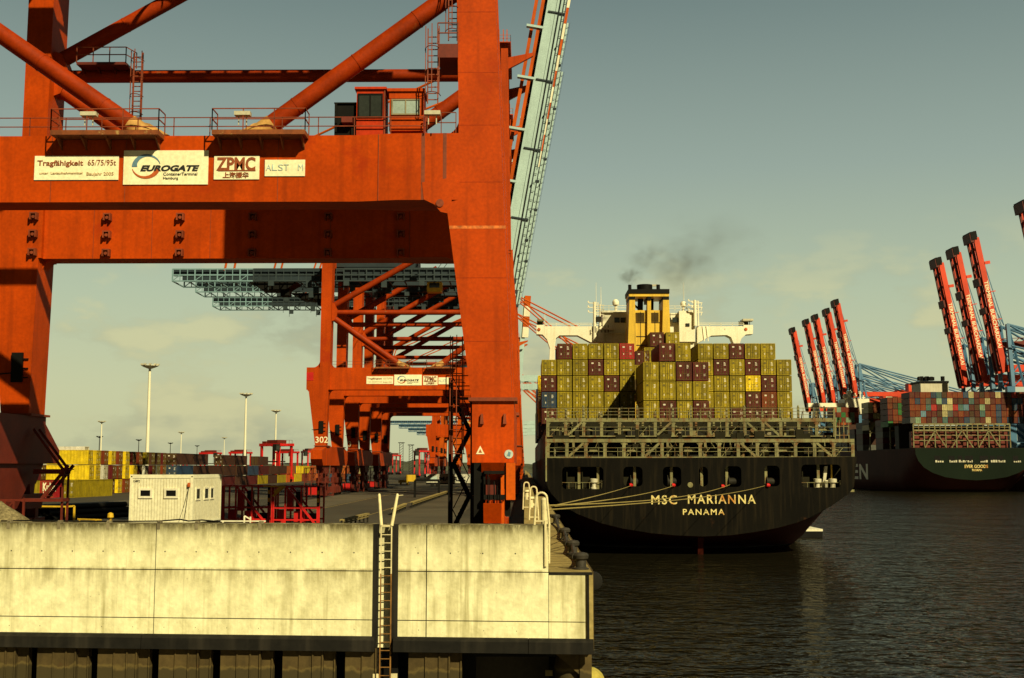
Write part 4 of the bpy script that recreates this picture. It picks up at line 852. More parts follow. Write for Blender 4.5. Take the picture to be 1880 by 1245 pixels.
# ================================================================ shipping containers
ORD = 'first second third fourth fifth sixth seventh eighth ninth tenth eleventh twelfth thirteenth fourteenth fifteenth sixteenth seventeenth eighteenth nineteenth twentieth twenty-first twenty-second twenty-third twenty-fourth twenty-fifth'.split()
_cc = {}
def cont_meshes(col, Ln, H, fine):
    key = (col, round(Ln, 1), round(H, 2), fine)
    if key in _cc: return _cc[key]
    r = random.Random(hash(col) % 97 if False else len(col)*7+int(H*10)); w = 1.155; mt = M['c_'+col]; b = MB(); H -= .13
    if fine == 0:
        b.box(-w, w, 0, Ln, 0.02, H-.02); b.box(-w, -w+.12, -.06, 0, 0, H); b.box(w-.12, w, -.06, 0, 0, H); b.box(-w+.12, w-.12, -.06, 0, H-.14, H); b.box(-w+.12, w-.12, -.06, 0, 0, .15)
        b.cur = 1
        for q in (-.62, -.25, .25, .62): b.box(q-.035, q+.035, -.05, 0, .15, H-.14)
        res = (b.mesh('container', [mt, M['rod']]), [])
    else:
        t = .11
        for sx in (-1, 1):
            for y in (0, Ln-t): b.box(sx*w, sx*(w-t), y, y+t, 0, H)
            b.box(sx*w, sx*(w-.07), t, Ln-t, 0, .16); b.box(sx*w, sx*(w-.07), t, Ln-t, H-.12, H)
            n = int(Ln/.55); d = .036; vs = []; p = (Ln-2*t)/n                                   # corrugated side
            for i in range(n):
                for f, o in ((0, 0), (.28, 0), (.5, d), (.78, d)): vs.append((t+(i+f)*p, o))
            vs.append((Ln-t, 0)); k = len(vs)
            b.add([(sx*(w-.02-o), y, z) for z in (.16, H-.12) for y, o in vs], [((i, i+1, k+i+1, k+i) if sx > 0 else (i+1, i, k+i, k+i+1)) for i in range(k-1)])
        for y in (0, Ln-t): b.box(-w+t, w-t, y, y+t, 0, .15); b.box(-w+t, w-t, y, y+t, H-.13, H)
        b.box(-w+.05, w-.05, .05, Ln-.05, H-.06, H-.02); b.box(-w+.05, w-.05, .08, Ln-.02, .1, .15); b.box(-w+.1, w-.1, Ln-.06, Ln-.02, .1, H-.1)
        body = b.mesh('container', mt); doors = []
        for s in (-1, 1):
            d = MB(); x0, x1 = sorted((s*.012, s*(w-t-.01))); d.box(x0, x1, .03, .07, .15, H-.13)
            for k in range(4): z = .15+(H-.28)*(k+.12)/4; d.box(x0+.06, x1-.06, .015, .03, z, z+(H-.28)/4*.76)
            d.cur = 1
            d.box(x0-.004, x0+.02, .0, .031, .15, H-.13); d.box(x1-.02, x1+.004, .0, .031, .15, H-.13); d.box(x0, x1, 0, .031, H-.17, H-.13); d.box(x0, x1, 0, .031, .15, .19)
            for q in (.28, .80):
                d.tube((s*q, -.01, .08), (s*q, -.01, H-.06), .028, 6)
                for z in (.25, .75, 1.25, H-.35): d.box(s*q-.06, s*q+.06, -.012, .03, z, z+.07)
                d.box(min(s*q, s*q-s*.3), max(s*q, s*q-s*.3), -.02, 0, 1.02, 1.07)
            d.box(s*(w-t-.02)-.02, s*(w-t-.02)+.02, 0, .03, .2, H-.2)
            d.cur = 2
            if s > 0:
                for i in range(3): d.box(.38, .38+.22+.12*r.random(), .008, .016, H-.55-.2*i, H-.45-.2*i)
                for i in range(4): d.box(.40, .70, .008, .016, .95-.09*i, .98-.09*i)
            else:
                if col in ('maroon', 'brown', 'blue', 'red', 'dark brown'): d.box(-.72, -.38, .008, .016, H-.68, H-.45)
                else: d.cur = 1; d.box(-.72, -.40, .006, .016, H-.72, H-.42); d.cur = 2
                d.box(-.60, -.50, .008, .016, .62, .92)
            doors.append(d.mesh('door', [mt, M['rod'], M['mark']]))
        res = (body, doors)
    _cc[key] = res; return res
def container(x, y, z, col, label, group, Ln=12.19, H=2.59, fine=1, rz=0, name='shipping_container'):
    body, doors = cont_meshes(col, Ln, H, fine)
    o = bpy.data.objects.new(name, body); COL.objects.link(o); o.location = (x, y, z); o.rotation_euler = (0,0,rz); tag(o, label, 'container', group)
    for d in doors: c = bpy.data.objects.new('door', d); COL.objects.link(c); c.parent = o
    return o
CN = {'yellow': 'olive yellow', 'red': 'bright red', 'brown': 'rust brown'}
# ================================================================ the black container ship alongside
YS = 155.0; KX = F/YS
ship = thing('container_ship', 'black hulled container ship with yellow funnel and lettered stern, moored at the quay', 'container ship', (22.6, YS, 0))
pw_ = lambda u, v, D=YS: (W(u, v, D).x, W(u, v, D).z)
low = [(1002.5,884),(1006,896),(1012,906),(1032,928),(1061,944),(1105,961),(1143,970.5),(1196,979),(1240,983),(1290,985),(1340,983),(1385,977),(1429,969),(1465,959),(1489,949),(1525,930),(1559,906),(1568,894)]
ol = [pw_(1002,842)]+[pw_(*p) for p in low]+[pw_(1573,838.5)]
holes = [(1032,1108,857,898),(1144.5,1180,857,893),(1217,1251,857,893.5),(1283,1300,857,893),(1330,1361.5,856,894),(1403,1432,855,893),(1471,1545,853,895)]
hl = []
for a, b, c, d in holes:
    x0, z1 = pw_(a, c); x1, z0 = pw_(b, d); hl.append((x0, x1, z0, z1, .55))
vs, fs = plate(ol[::-1], hl, .30); mb = MB(); mb.add([(x, YS+.15+y, z) for x, y, z in vs], fs); tr = mb.build('transom', M['hull'], ship)
# hull: sections from the transom forward
def hull_sections():
    xc = 22.6; s0 = ol; secs = [(YS+.3, s0)]
    def morph(y, kx, drop, full):
        out = []
        for i, (x, z) in enumerate(s0):
            dx = (x-xc)/20.0; edge = math.copysign(1, dx)*20.2
            if i in (0, len(s0)-1): out.append((xc+math.copysign(20.2*kx, dx), 12.3)); continue
            xx = (x-xc)*(1-full)+math.copysign(min(20.2, abs(dx)**.45*20.6), dx)*full
            out.append((xc+xx*kx, z-drop*(1 if abs(dx) < .97 else .8)))
        return out
    for y, kx, dr, fu in ((160, 1, .75, .1), (168, 1, 2.0, .35), (180, 1, 5, .8), (200, 1, 8, 1), (400, 1, 8, 1), (430, .8, 8, .9), (455, .05, 7, .9)): secs.append((y, morph(y, kx, dr, fu)))
    return secs
SEC = hull_sections(); n = len(ol); mb = MB(); vs = [(x, y, z) for y, s in SEC for x, z in s]; mb.v = vs
for k in range(len(SEC)-1):
    for i in range(n-1):
        zs = [vs[k*n+i][2], vs[k*n+i+1][2], vs[k*n+n+i][2], vs[k*n+n+i+1][2]]
        mb.f.append((k*n+i, k*n+i+1, k*n+n+i+1, k*n+n+i)); mb.m.append(1 if sum(zs)/4 < 4.5 else 0)
mb.build('hull', [M['hull'], M['boot']], ship)
mb = MB(); mb.prism([(3, YS+.3), (42.2, YS+.3), (42.2, 430), (22.6, 452), (3, 430)], 'z', 11.9, 12.15); mb.build('main_deck', M['dark'], ship)
mb = MB(); mb.box(3.2, 42, YS+.32, 163, 8.0, 8.3); mb.build('mooring_deck', M['lash'], ship); mb = MB(); mb.box(3.2, 42, 160.6, 161, 8.3, 11.9); mb.build('bulkhead', M['lash_dim'], ship)
mb = MB(); x, z = pw_(1290, 985); mb.prism([(156.5, 3.2), (162, 3.2), (161, -3), (157.6, -3)], 'x', x-.35, x+.35); rd = mb.build('rudder', M['boot'], ship)
mb = MB(); mb.box(x-.18, x+.18, 157.2, 157.5, -.2, 1.6); mb.build('draught_mark', M['ship_cream'], rd)
mb = MB()
for (a, b) in ((1032,1108),(1471,1545)):
    for v in (886,): mb.bar((X(a,YS),YS+.5,Z(v,YS)), (X(b,YS),YS+.5,Z(v,YS)), .06)
    for q in range(7): u = a+(b-a)*q/6; mb.bar((X(u,YS),YS+.5,8.4), (X(u,YS),YS+.5,Z(886,YS)), .05)
mb.build('railing', M['lash'], tr)
def gear(kind, u, name, mat, D=155.8, h=1.0):
    mb = MB(); x = X(u, D)
    if kind == 'post': mb.prism([(x-.17, 8.3), (x+.17, 8.3), (x+.17, 11.4), (x+.55, 11.9), (x-.55, 11.9), (x-.17, 11.4)], 'y', D, D+.3)
    if kind == 'bitts':
        mb.lathe([(.42,0),(.42,.25),(.30,.3),(.30,.8),(.52,.9),(.52,1.35),(.3,1.4)], 14, (x, D, 8.3)); mb.lathe([(.2,0),(.2,1.0),(.32,1.05),(.2,1.2)], 12, (x+1.1, D, 8.3))
    if kind == 'winch':
        mb.lathe([(.85,-.9),(.85,-.8),(.5,-.78),(.5,.5),(.85,.52),(.85,.62)], 18, (x, D+.5, 9.3), 'x'); mb.box(x+.7, x+1.3, D, D+1, 8.3, 10); mb.box(x-1, x+1.4, D-.1, D+1.2, 8.3, 8.5)
    if kind == 'box': mb.box(x-.5, x+.5, D+.5, D+1.5, 8.3, 8.3+h); mb.bar((x-.5, D, 8.3), (x-.5, D, 8.3+h+.7), .12)
    return mb.build(name, mat, ship)
for u in (1063, 1098, 1165, 1232.5, 1288, 1334, 1406, 1502): gear('post', u, 'deck_post', M['lash'])
for u in (1090, 1500, 1528): gear('bitts', u, 'mooring_bitts', M['ship_cream'])
for u in (1170, 1238, 1350, 1420): gear('winch', u, 'mooring_winch', M['dark'])
for u in (1048, 1076, 1150, 1480): gear('box', u, 'deck_locker', M['lash_dim'], h=1.6)
mb = MB(); mb.prism([pw_(u, v) for u, v in ((1518,856),(1524,856),(1521,880),(1515,897),(1509,897),(1515,884))], 'y', YS+1.2, YS+1.6); mb.build('curved_stay', M['ship_cream'], ship)
mb = MB(); mb.box(X(1530.5,YS), X(1533,YS), YS+1.4, YS+1.6, 8.3, 11.9); mb.build('yellow_post', M['yellow'], ship)
mb = MB(); mb.lathe([(.30,-.05),(.36,0),(.30,.05)], 16, (X(1266.5,YS), YS-.03, Z(890.5,YS)), 'y'); mb.build('fairlead', M['lash'], tr)
mb = MB()
for u, v in ((1030, 905),): mb.box(X(1001.5,YS), X(1004,YS), YS-.25, YS, Z(884,YS), Z(800,YS)); 
mb.build('ladder_pipe', M['lash'], tr)
# lettering of the stern
T = YS-.02
text_obj('MSC', (Z(909.5,T)-Z(925.5,T)), (X(1195,T), T, Z(925.5,T)), M['name'], tr, width=X(1242,T)-X(1195,T), bold=.02, spacing=1.22)
text_obj('MARIANNA', (Z(908.5,T)-Z(924.5,T)), (X(1262,T), T, Z(924.5,T)), M['name'], tr, width=X(1386,T)-X(1262,T), bold=.02, spacing=1.22)
text_obj('PANAMA', (Z(934.5,T)-Z(945,T)), (X(1252.5,T), T, Z(945,T)), M['name'], tr, width=X(1328.5,T)-X(1252.5,T), bold=.012, spacing=1.25)
text_obj('IMO', .32, (X(1370,T), T, Z(965,T)), M['lash_dim'], tr, width=1.6) if False else None
# two tiers of lashing bridges over the mooring deck
def gallery(y, z0, z1, x0, n, p, mat, diag, hdr=.44, post=.42, name='lashing_bridge', mid=True, stub=0):
    r = random.Random(int(y)); x1 = x0+n*p; mb = MB()
    mb.box(x0-.1, x1+.1, y-.25, y+2.2, z0-.16, z0); root = mb.build(name, mat, ship)
    for i in range(n+1):
        m = MB(); x = x0+i*p; m.box(x-post/2, x+post/2, y-.2, y+.2, z0, z1-hdr)
        if stub: 
            if i % 1 == 0: m.box(x-.15, x+.15, y-.1, y+.1, z1, z1+stub*(.5+.5*((i*7) % 3)/2)); m.lathe([(.16,0),(.12,.15),(.03,.3)], 8, (x, y, z1+stub*(.5+.5*((i*7) % 3)/2)))
        m.build('post', mat, root)
    h = MB(); h.box(x0-post/2, x1+post/2, y-.26, y+.26, z1-hdr, z1); h.build('header_beam', mat, root)
    for i in range(n):
        g = MB(); a, b = x0+i*p+post/2, x0+(i+1)*p-post/2; k = r.random()
        rr = .55 if k < .75 else .3
        g.prism(fillet(a, z1-hdr, rr, 3), 'y', y-.12, y+.12); g.prism(fillet(b, z1-hdr, rr, 2), 'y', y-.12, y+.12)
        if k < .3: g.box(a+.3, b-.35, y+.8, y+1.3, z0+.7, z0+1.1)
        if k > .55: g.box(a+.55, a+.85, y+1.4, y+1.7, z0, z1-.2)
        g.build('gusset', mat, root)
    for i, s in diag:
        d = MB(); a, b = (x0+i*p, x0+(i+1)*p); d.bar((a+.2, y-.05, z0 if s > 0 else z1-hdr), (b-.2, y-.05, z1-hdr if s > 0 else z0), .30, .3, up=(0,1,0)); d.build('diagonal_brace', mat, root)
    if mid:
        d = MB()
        for f in (.36, .62): d.bar((x0, y-.22, z0+(z1-hdr-z0)*f), (x1, y-.22, z0+(z1-hdr-z0)*f), .05)
        for i in range(n*3): 
            if r.random() < .35: d.bar((x0+i*p/3, y-.22, z0), (x0+i*p/3, y-.22, z0+(z1-hdr-z0)*.62), .05)
        for i in range(n): 
            if r.random() < .5: d.bar((x0+i*p+.4, y+.6, z0), (x0+i*p+p-.5, y+.6, z1-hdr), .07)
        d.build('railing', mat, root)
    return root
zb, zt_ = Z(838.5,156), Z(806,156)
g1 = gallery(156, zb, zt_, X(1006,156), 16, (X(1566,156)-X(1006,156))/16, M['lash'], [(1,1),(5,1),(10,-1),(14,-1)])
zb2, zt2 = Z(800,166), Z(768,166)
g2 = gallery(166, zb2, zt2, X(1006,166), 16, (X(1534,166)-X(1006,166))/16, M['lash'], [(1,1),(6,1),(11,-1),(12,-1)], hdr=.5, stub=1.5)
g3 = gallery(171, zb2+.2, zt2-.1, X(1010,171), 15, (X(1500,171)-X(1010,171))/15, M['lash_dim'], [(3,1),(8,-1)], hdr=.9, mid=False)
g4 = None and gallery(160, zb, zt_-.1, X(1012,160), 15, (X(1550,160)-X(1012,160))/15, M['lash_dim'], [(4,1)], hdr=.8, mid=False)
mb = MB(); r_ = random.Random(3)
for i in range(40):
    x = 3.6+39*r_.random(); y = 157.2+7*r_.random(); h = .5+1.4*r_.random(); w = .2+.5*r_.random(); mb.box(x-w, x+w, y, y+.5, zt_-.3 if y > 161 else zb, (zt_-.3 if y > 161 else zb)+h)
for x in (4, 12.5, 21, 30, 41): mb.box(x-.25, x+.25, 163.5, 164, 12.15, zb2)
mb.box(3.2, 42, 158.2, 165.8, zt_-.15, zt_-.02); mb.build('deck_fitting', M['lash_dim'], ship)
for i in range(64):                                     # lockers, vents, rods and pipes on the two lashing levels
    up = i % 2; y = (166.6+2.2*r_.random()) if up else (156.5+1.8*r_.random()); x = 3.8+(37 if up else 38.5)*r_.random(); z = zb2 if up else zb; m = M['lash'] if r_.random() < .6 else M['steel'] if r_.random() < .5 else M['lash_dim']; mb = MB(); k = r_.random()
    if k < .3: mb.box(x-.3, x+.3, y, y+.4, z, z+.5+.7*r_.random()); mb.box(x-.34, x+.34, y-.03, y+.43, z+1.2, z+1.26); nm = 'deck_locker'
    elif k < .55: mb.tube((x, y, z), (x, y, z+.9+.9*r_.random()), .16, 8); mb.lathe([(.2,0),(.3,.1),(.3,.25),(.1,.35)], 8, (x, y, z+1.1)); nm = 'deck_vent'
    elif k < .8: mb.bar((x, y, z), (x+r_.uniform(-1.6, 1.6), y, z+2.3), .07); mb.bar((x+.3, y, z), (x+.3+r_.uniform(-1.2, 1.2), y, z+2.3), .06); nm = 'lashing_rod'
    else: mb.bar((x-1, y, z+.5+r_.random()), (x+1, y, z+.6+r_.random()), .14); mb.bar((x-.8, y, z), (x-.8, y, z+2), .12); nm = 'deck_pipe'
    mb.build(nm, m, ship)
mb = MB(); mb.box(3.4, 41.8, 168.5, 176, 12.15, 15.5); mb.box(3.4, 41.8, 176, 410, 12.15, 17.4); mb.build('hatch_coaming', M['dark'], ship)
mb = MB(); rail(mb, [(X(1004,165.5), 165.5, zt2), (X(1534,165.5), 165.5, zt2)], 1.35, 1.4, .03, (1,.66,.33)); mb.build('railing', M['lash'], ship)
for i in range(26): 
    mb = MB(); x = 4+39*i/25; mb.bar((x, 167.5+r_.random(), zt2-.4), (x+r_.uniform(-.2,.2), 167.8, zt2+.6+1.2*r_.random()), .09+.08*r_.random()); mb.build('lashing_rod', M['lash_dim'], ship)
mb = MB()
for z in (zb2, zb2+1.2): mb.bar((X(1535,164),164,z), (X(1560,164),164,z), .1)
for u in (1535, 1543, 1551, 1560): mb.bar((X(u,164),164,zb2-1), (X(u,164),164,zb2+2.2-(u-1535)*.02), .12)
mb.build('side_platform', M['lash'], ship)
# accommodation block and bridge wings
YB = 222.0
def poly(pts, D, d0, d1, name, mat, parent):
    mb = MB(); mb.prism([pw_(u, v, D) for u, v in pts], 'y', D+d0, D+d1); return mb.build(name, mat, parent)
def pbox(u0, u1, v0, v1, D, d0, d1, name, mat, parent):
    mb = MB(); mb.box(X(u0,D,v0), X(u1,D,v0), D+d0, D+d1, Z(v1,D,u0), Z(v0,D,u0)); return mb.build(name, mat, parent)
house = pbox(1100, 1281, 628, 790, YB, 0, 12, 'accommodation_block', M['ship_white'], ship)
pbox(1106.5, 1153, 574, 628, YB, .2, 10, 'bridge_deck', M['ship_white'], house)
pbox(1153, 1246, 574, 628, YB, .8, 10, 'bridge_deck', M['ship_white'], house)
pbox(1246, 1274.5, 571.5, 628, YB, -.6, 10, 'stair_tower', M['ship_white'], house)
pbox(1104, 1156, 570.5, 574, YB, -.3, 10, 'roof_edge', M['ship_white'], house)
for u0, u1, v0, v1 in ((1128,1137.5,583,592.5),(1139.5,1150,583,592.5),(1229.5,1232,583,591),(1234.5,1244.5,583,592),(1258,1265,594.5,600)):
    pbox(u0, u1, v0, v1, YB, -.75 if u0 > 1250 else 0, .5, 'window', M['glass'], house)
for q in (612,): pbox(1085, 1153, q, q+1.2, YB, -.9, .2, 'gallery', M['ship_white'], house)
pbox(1100, 1127, 604, 607, YB, -2.2, .2, 'gallery', M['ship_white'], house)
wl = poly([(985,597.5),(1000,597.5),(1000,600),(1108,600),(1108,629),(1084,629),(1060,616.5),(1027,616.5),(1020.5,622),(1018.5,640),(1018.5,668),(1008,668),(1009.5,640),(1004,624),(996,615),(985,614.5)], YB, -.8, 1.6, 'bridge_wing', M['ship_white'], ship)
wr = poly([(1279,600),(1364,600),(1364,597.5),(1381,597.5),(1381,614),(1368,615),(1360,622),(1356.5,632),(1356.5,668),(1347.5,668),(1346,632),(1341,620),(1333,616),(1305,617),(1279,631)], YB, -.8, 1.6, 'bridge_wing', M['ship_white'], ship)
for w_, (a, b, c, d) in ((wl, (986, 998, 587, 591.5)), (wr, (1363, 1382, 586, 591))):
    s = pbox(a, b, c, d-1.5, YB, -.6, 1.4, 'shelter_roof', M['lash'] if w_ is wl else M['ship_cream'], w_)
    mb = MB()
    for u in (a+1, b-1):
        for y in (-.4, 1.2): mb.bar((X(u,YB),YB+y,Z(599,YB)), (X(u,YB),YB+y,Z(589,YB)), .12)
    mb.box(X(a+1.5,YB), X(b-1.5,YB), YB+1.0, YB+1.1, Z(597,YB), Z(590,YB)); mb.build('shelter_post', M['dark'], s)
for w_, a, b in ((wl, 1000, 1106), (wr, 1281, 1364)):
    mb = MB(); rail(mb, [(X(a,YB,600), YB-.8, Z(600,YB)), (X(b,YB,600), YB-.8, Z(600,YB))], .55, 2.2, .04, (1,.5))
    mb.build('railing', M['ship_white'], w_)
    mb = MB(); mb.lathe([(.22,-.04),(.3,0),(.22,.04)], 12, (X(990 if w_ is wl else 1373, YB), YB-.9, Z(606,YB)), 'y'); mb.build('lifebuoy', M['signorange'], w_)
for u in (1303, 1296): 
    mb = MB(); mb.bar((X(u,YB),YB-.9,Z(628,YB)), (X(u-3,YB),YB-.9,Z(600,YB)), .15); mb.build('stair', M['ship_white'], wr)
for u0, vt, vb, rr in ((1093, 556, 628, .35), (1279, 553, 600, .35), (1103, 560, 600, .2), (1285, 556, 600, .15)):
    mb = MB(); x = X(u0,YB); mb.tube((x,YB-1,Z(vb,YB)), (x,YB-1,Z(vt,YB)), rr, 10, rr*.7)
    for i, v in enumerate((vt+2, vt+10, vt+19)):
        mb.bar((x-1.0-.3*(i%2),YB-1,Z(v,YB)), (x+.8,YB-1,Z(v,YB)), .14); mb.bar((x-1,YB-1,Z(v,YB)), (x-1.2,YB-1,Z(v-3.5,YB)), .22); mb.bar((x+.7,YB-1,Z(v,YB)), (x+.5,YB-1,Z(v+6,YB)), .12)
    mb.build('signal_mast', M['ship_white'], ship)
mb = MB(); x = X(1112, YB)
for i in range(6): mb.bar((X(1088+6*i,YB),YB-1.3,Z(612,YB)), (X(1088+6*i,YB),YB-1.3,Z(603-2*(i%3),YB)), .13)
mb.box(X(1096,YB), X(1105,YB), YB-1.4, YB-.2, Z(592,YB), Z(583,YB)); mb.build('deck_gear', M['dark'], ship)
for u, v0, v1, rr in ((1133, 572, 548.5, 6.2), (1259, 572, 552, 5.6)):
    mb = MB(); x = X(u,YB); k = rr/9.96; zc = Z(v1+rr+1,YB)
    mb.tube((x,YB,Z(v0,YB)), (x,YB,zc), .22, 8); mb.lathe([(.25,-k*1.0),(k*.9,-k*.75),(k,0),(k*.87,k*.5),(k*.5,k*.87),(.05,k)], 16, (x,YB,zc)); mb.build('radar_dome', M['ship_white'], ship)
mb = MB()
for u, v0, v1 in ((1096.5,600,520),(1105.5,560,528),(1259.5,552,520),(1001,597,577)): mb.tube((X(u,YB),YB-.5,Z(v0,YB)), (X(u,YB),YB-.5,Z(v1,YB)), .07, 5, .03)
mb.build('whip_antenna', M['ship_white'], ship)
mb = MB(); rail(mb, [(X(1104,YB), YB-.2, Z(570.5,YB)), (X(1153,YB), YB-.2, Z(570.5,YB))], .9, 1.5, .035); rail(mb, [(X(1232,YB), YB-.4, Z(571.5,YB)), (X(1275,YB), YB-.4, Z(571.5,YB))], .9, 1.2, .035); mb.build('railing', M['ship_white'], house)
# funnel
YF = 212.0
fn = pbox(1165, 1218, 569, 780, YF, .5, 6, 'funnel', M['funnel'], ship)
for pts in ([(1155.5,551),(1165.5,551),(1168,640),(1168,700),(1150,700),(1152.5,640)], [(1217,551),(1228,551),(1231.5,640),(1232,700),(1214,700),(1215.5,628)]): poly(pts, YF, -.3, 6.5, 'side_casing', M['funnel'], fn)
poly([(1188.5,545),(1195,545),(1195.5,640),(1188,640)], YF, -.1, .8, 'centre_column', M['funnel'], fn)
pbox(1154.5, 1228, 539.5, 544.8, YF, -.35, 6.5, 'top_frame', M['funnel'], fn); 
for a, b in ((1155,1165.6),(1188.4,1195.1),(1216.9,1228)): pbox(a, b, 544.9, 551, YF, -.32, 6.4, 'black_band', M['black'], fn)
pbox(1153, 1228.5, 531.5, 539.4, YF, -.5, 6.6, 'top_platform', M['black'], fn)
for u, v0, v1, rr in ((1190, 540, 520, 14.5), (1162, 540, 519.5, 3.2), (1215.5, 540, 519.5, 3.5)):
    mb = MB(); k = rr/10.43; mb.lathe([(k, Z(v0,YF)),(k, Z(v1,YF)),(k*.82, Z(v1,YF)),(k*.8, Z(v1,YF)-.4)], 20, (X(u,YF),YF+2.5,0)); mb.build('exhaust_stack', M['black'], fn)
mb = MB()
for u in (1180, 1183, 1203): mb.tube((X(u,YF),YF+3,Z(570,YF)), (X(u+1,YF),YF+3,Z(540,YF)), .35, 8)
mb.tube((X(1166,YF),YF+3,Z(553,YF)), (X(1186,YF),YF+3,Z(569,YF)), .2, 8); mb.tube((X(1195,YF),YF+3,Z(545,YF)), (X(1204,YF),YF+3,Z(569,YF)), .3, 8); mb.build('exhaust_pipe', M['black'], fn)
mb = MB()
for v in (591.5, 617, 633): mb.box(X(1168,YF), X(1215,YF), YF+.42, YF+.5, Z(v+1.2,YF), Z(v,YF))
for u in (1179, 1206): mb.box(X(u,YF), X(u+.8,YF), YF+.42, YF+.5, Z(640,YF), Z(572,YF))
mb.build('panel_joint', M['dark'], fn)
for a, b in ((1170,1187),(1197,1213.5)):
    mb = MB()
    for i in range(9): v = 574+1.9*i; mb.box(X(a,YF), X(b,YF), YF+.38, YF+.5, Z(v+.9,YF), Z(v,YF))
    mb.build('vent_grille', M['pile'], fn)
mb = MB(); mb.bar((X(1181.5,YF),YF+9,Z(512,YF)), (X(1223,YF),YF+9,Z(510.5,YF)), .3, .35); mb.tube((X(1202,YF),YF+9,Z(522,YF)), (X(1202,YF),YF+9,Z(512,YF)), .35, 8); mb.box(X(1197,YF),X(1204,YF),YF+8.6,YF+9.4,Z(516,YF),Z(513,YF)); mb.tube((X(1202,YF),YF+9,Z(600,YF)), (X(1202,YF),YF+9,Z(520,YF)), .25, 8); mb.build('radar_scanner', M['ship_cream'], ship)
# ---------------------------------------------------------------- its containers
GN = 'containers on the black ship'
Y1, Y2, Y3, PX, H1 = 192.0, 180.0, 205.5, 2.5, 2.59
X0 = X(994.5+14, Y1); ZTOP = Z(629.5, Y1)
def row(spec, tier, c0):
    for i, ch in enumerate(spec):
        if ch == '.': continue
        col = {'y':'yellow','m':'maroon','b':'blue','r':'red','o':'brown','Y':'bright yellow'}[ch]; c = c0+i
        container(X0+PX*c, Y1, ZTOP-H1*(tier+1), col, f"{CN.get(col, col)} container, {ORD[c]} column from the quay, {ORD[tier]} tier down, aft wall of black ship", GN)
row('myyyr', 0, 1); row('yyymyy', 1, 0); row('myyymy', 2, 0); row('byyyyy', 3, 0); row('myyyyy', 4, 0)
row('yymyy', 0, 10); row('ymymyy', 1, 10); row('yyyYmy', 2, 10); row('yyymoy', 3, 10); row('mymmmy', 4, 10)
H2 = 2.9; XF = X(1182, Y2)+1.24; ZF = Z(663.6, Y2)
for t, s in enumerate(('yymm', 'yyyy', 'ymym', 'yyym')):
    for c, ch in enumerate(s):
        col = 'yellow' if ch == 'y' else 'maroon'
        container(XF+2.48*c, Y2, ZF-H2*(t+1), col, f"{CN.get(col, col)} container, {ORD[c]} from the quay, {ORD[t]} tier down, block standing forward of the wall", GN, H=H2)
for k, (u, v, Y, col, lab) in enumerate(((1212.5, 629, 186.5, 'maroon', 'maroon container on top of the forward block, beside a yellow one'), (1242.5, 629, 186.5, 'yellow', 'olive yellow container on top of the forward block, beside a maroon one'),
        (1196, 609, Y3, 'maroon', 'maroon container topping the whole stack, directly before the funnel foot'), (1225, 609, Y3, 'yellow', 'olive yellow container topping the whole stack, beside the maroon one at the funnel'),
        (1168, 643, Y3, 'maroon', 'maroon container deep in the gap between the two container blocks'), (1276, 640, Y3, 'maroon', 'maroon container deep in the narrow gap beside the forward block'))):
    container(X(u, Y)+1.24, Y, Z(v, Y)-(2.9 if k < 2 else 2.59), col, lab, GN, H=2.9 if k < 2 else 2.59)
for k, (c, v) in enumerate(((6.1, 669), (6.1, 695), (10.0-.2, 666), (7.1, 637), (8.1, 637))):
    col = ('yellow', 'dark brown', 'yellow', 'yellow', 'yellow')[k]
    container(X0+PX*c, Y3, Z(v, Y3)-2.59, col, ('olive yellow container low in the gap between the two blocks', 'dark brown container at the bottom of the gap between the two blocks', 'olive yellow container low in the narrow gap beside the forward block', 'olive yellow container hidden behind the forward block top pair', 'second olive yellow container hidden behind the forward block top pair')[k], GN)
r_ = random.Random(21)
for b, Y in enumerate((238, 252, 266, 281, 296, 311)):
    nt_ = (4, 5, 4, 4, 5, 3)[b]
    for t in range(nt_):
        col = r_.choice(['yellow', 'blue', 'maroon', 'bright yellow', 'dark brown', 'cream'])
        container(X0+(.05 if b else 0), Y, 17.4+2.59*t, col, f"{CN.get(col, col)} container at ship's quayside edge, {ORD[b]} bay before the bridge, {ORD[t]} tier up", GN)
# ================================================================ mooring ropes
def rope(name, label, a, b, sag, r=.03, rust=None):
    a = Vector(a); b = Vector(b); mb = MB(); n = 16; P = []
    for i in range(n+1):
        p = a.lerp(b, i/n); p.z -= sag*4*(i/n)*(1-i/n); P.append(p)
    mb.path(P, r, 6); o = mb.build(name, M['rope'], loc=tuple(a)); return tag(o, label, 'rope', 'mooring ropes of the black ship')
PA = W(1006, 931, 46.1); PB = W(1004, 936, 46.1)
rope('mooring_rope', 'yellow mooring rope rising to the second opening in the black stern', PA, W(1158, 892, YS-.1), .1)
rope('mooring_rope', 'yellow mooring rope rising to the third opening in the black stern', PA, W(1236, 892, YS-.1), .25)
rope('mooring_rope', 'yellow mooring rope, long, rising to the fifth opening in the black stern', PA+Vector((0,0,.06)), W(1340, 890, YS-.1), .5)
rope('mooring_rope', 'yellow mooring rope, lowest and longest, crossing over the stern lettering', PB, W(1404, 892, YS-.1), .35)
for i, (u, v) in enumerate(((1158,891),(1236,891),(1326.5,893),(1410,891))):
    mb = MB(); c = W(u, v, YS-.1); mb.lathe([(.05,-.25),(.24,-.15),(.26,.1),(.1,.3)], 12, tuple(c), 'x'); o = mb.build('rope_guard', M['red'], loc=tuple(c))
    tag(o, ['red chafe guard on the rope at the second stern opening', 'red chafe guard on the rope at the third stern opening', 'red chafe guard on the rope at the fifth stern opening', 'red chafe guard on the rope at the sixth stern opening'][i], 'rope guard', 'red guards on the mooring ropes')
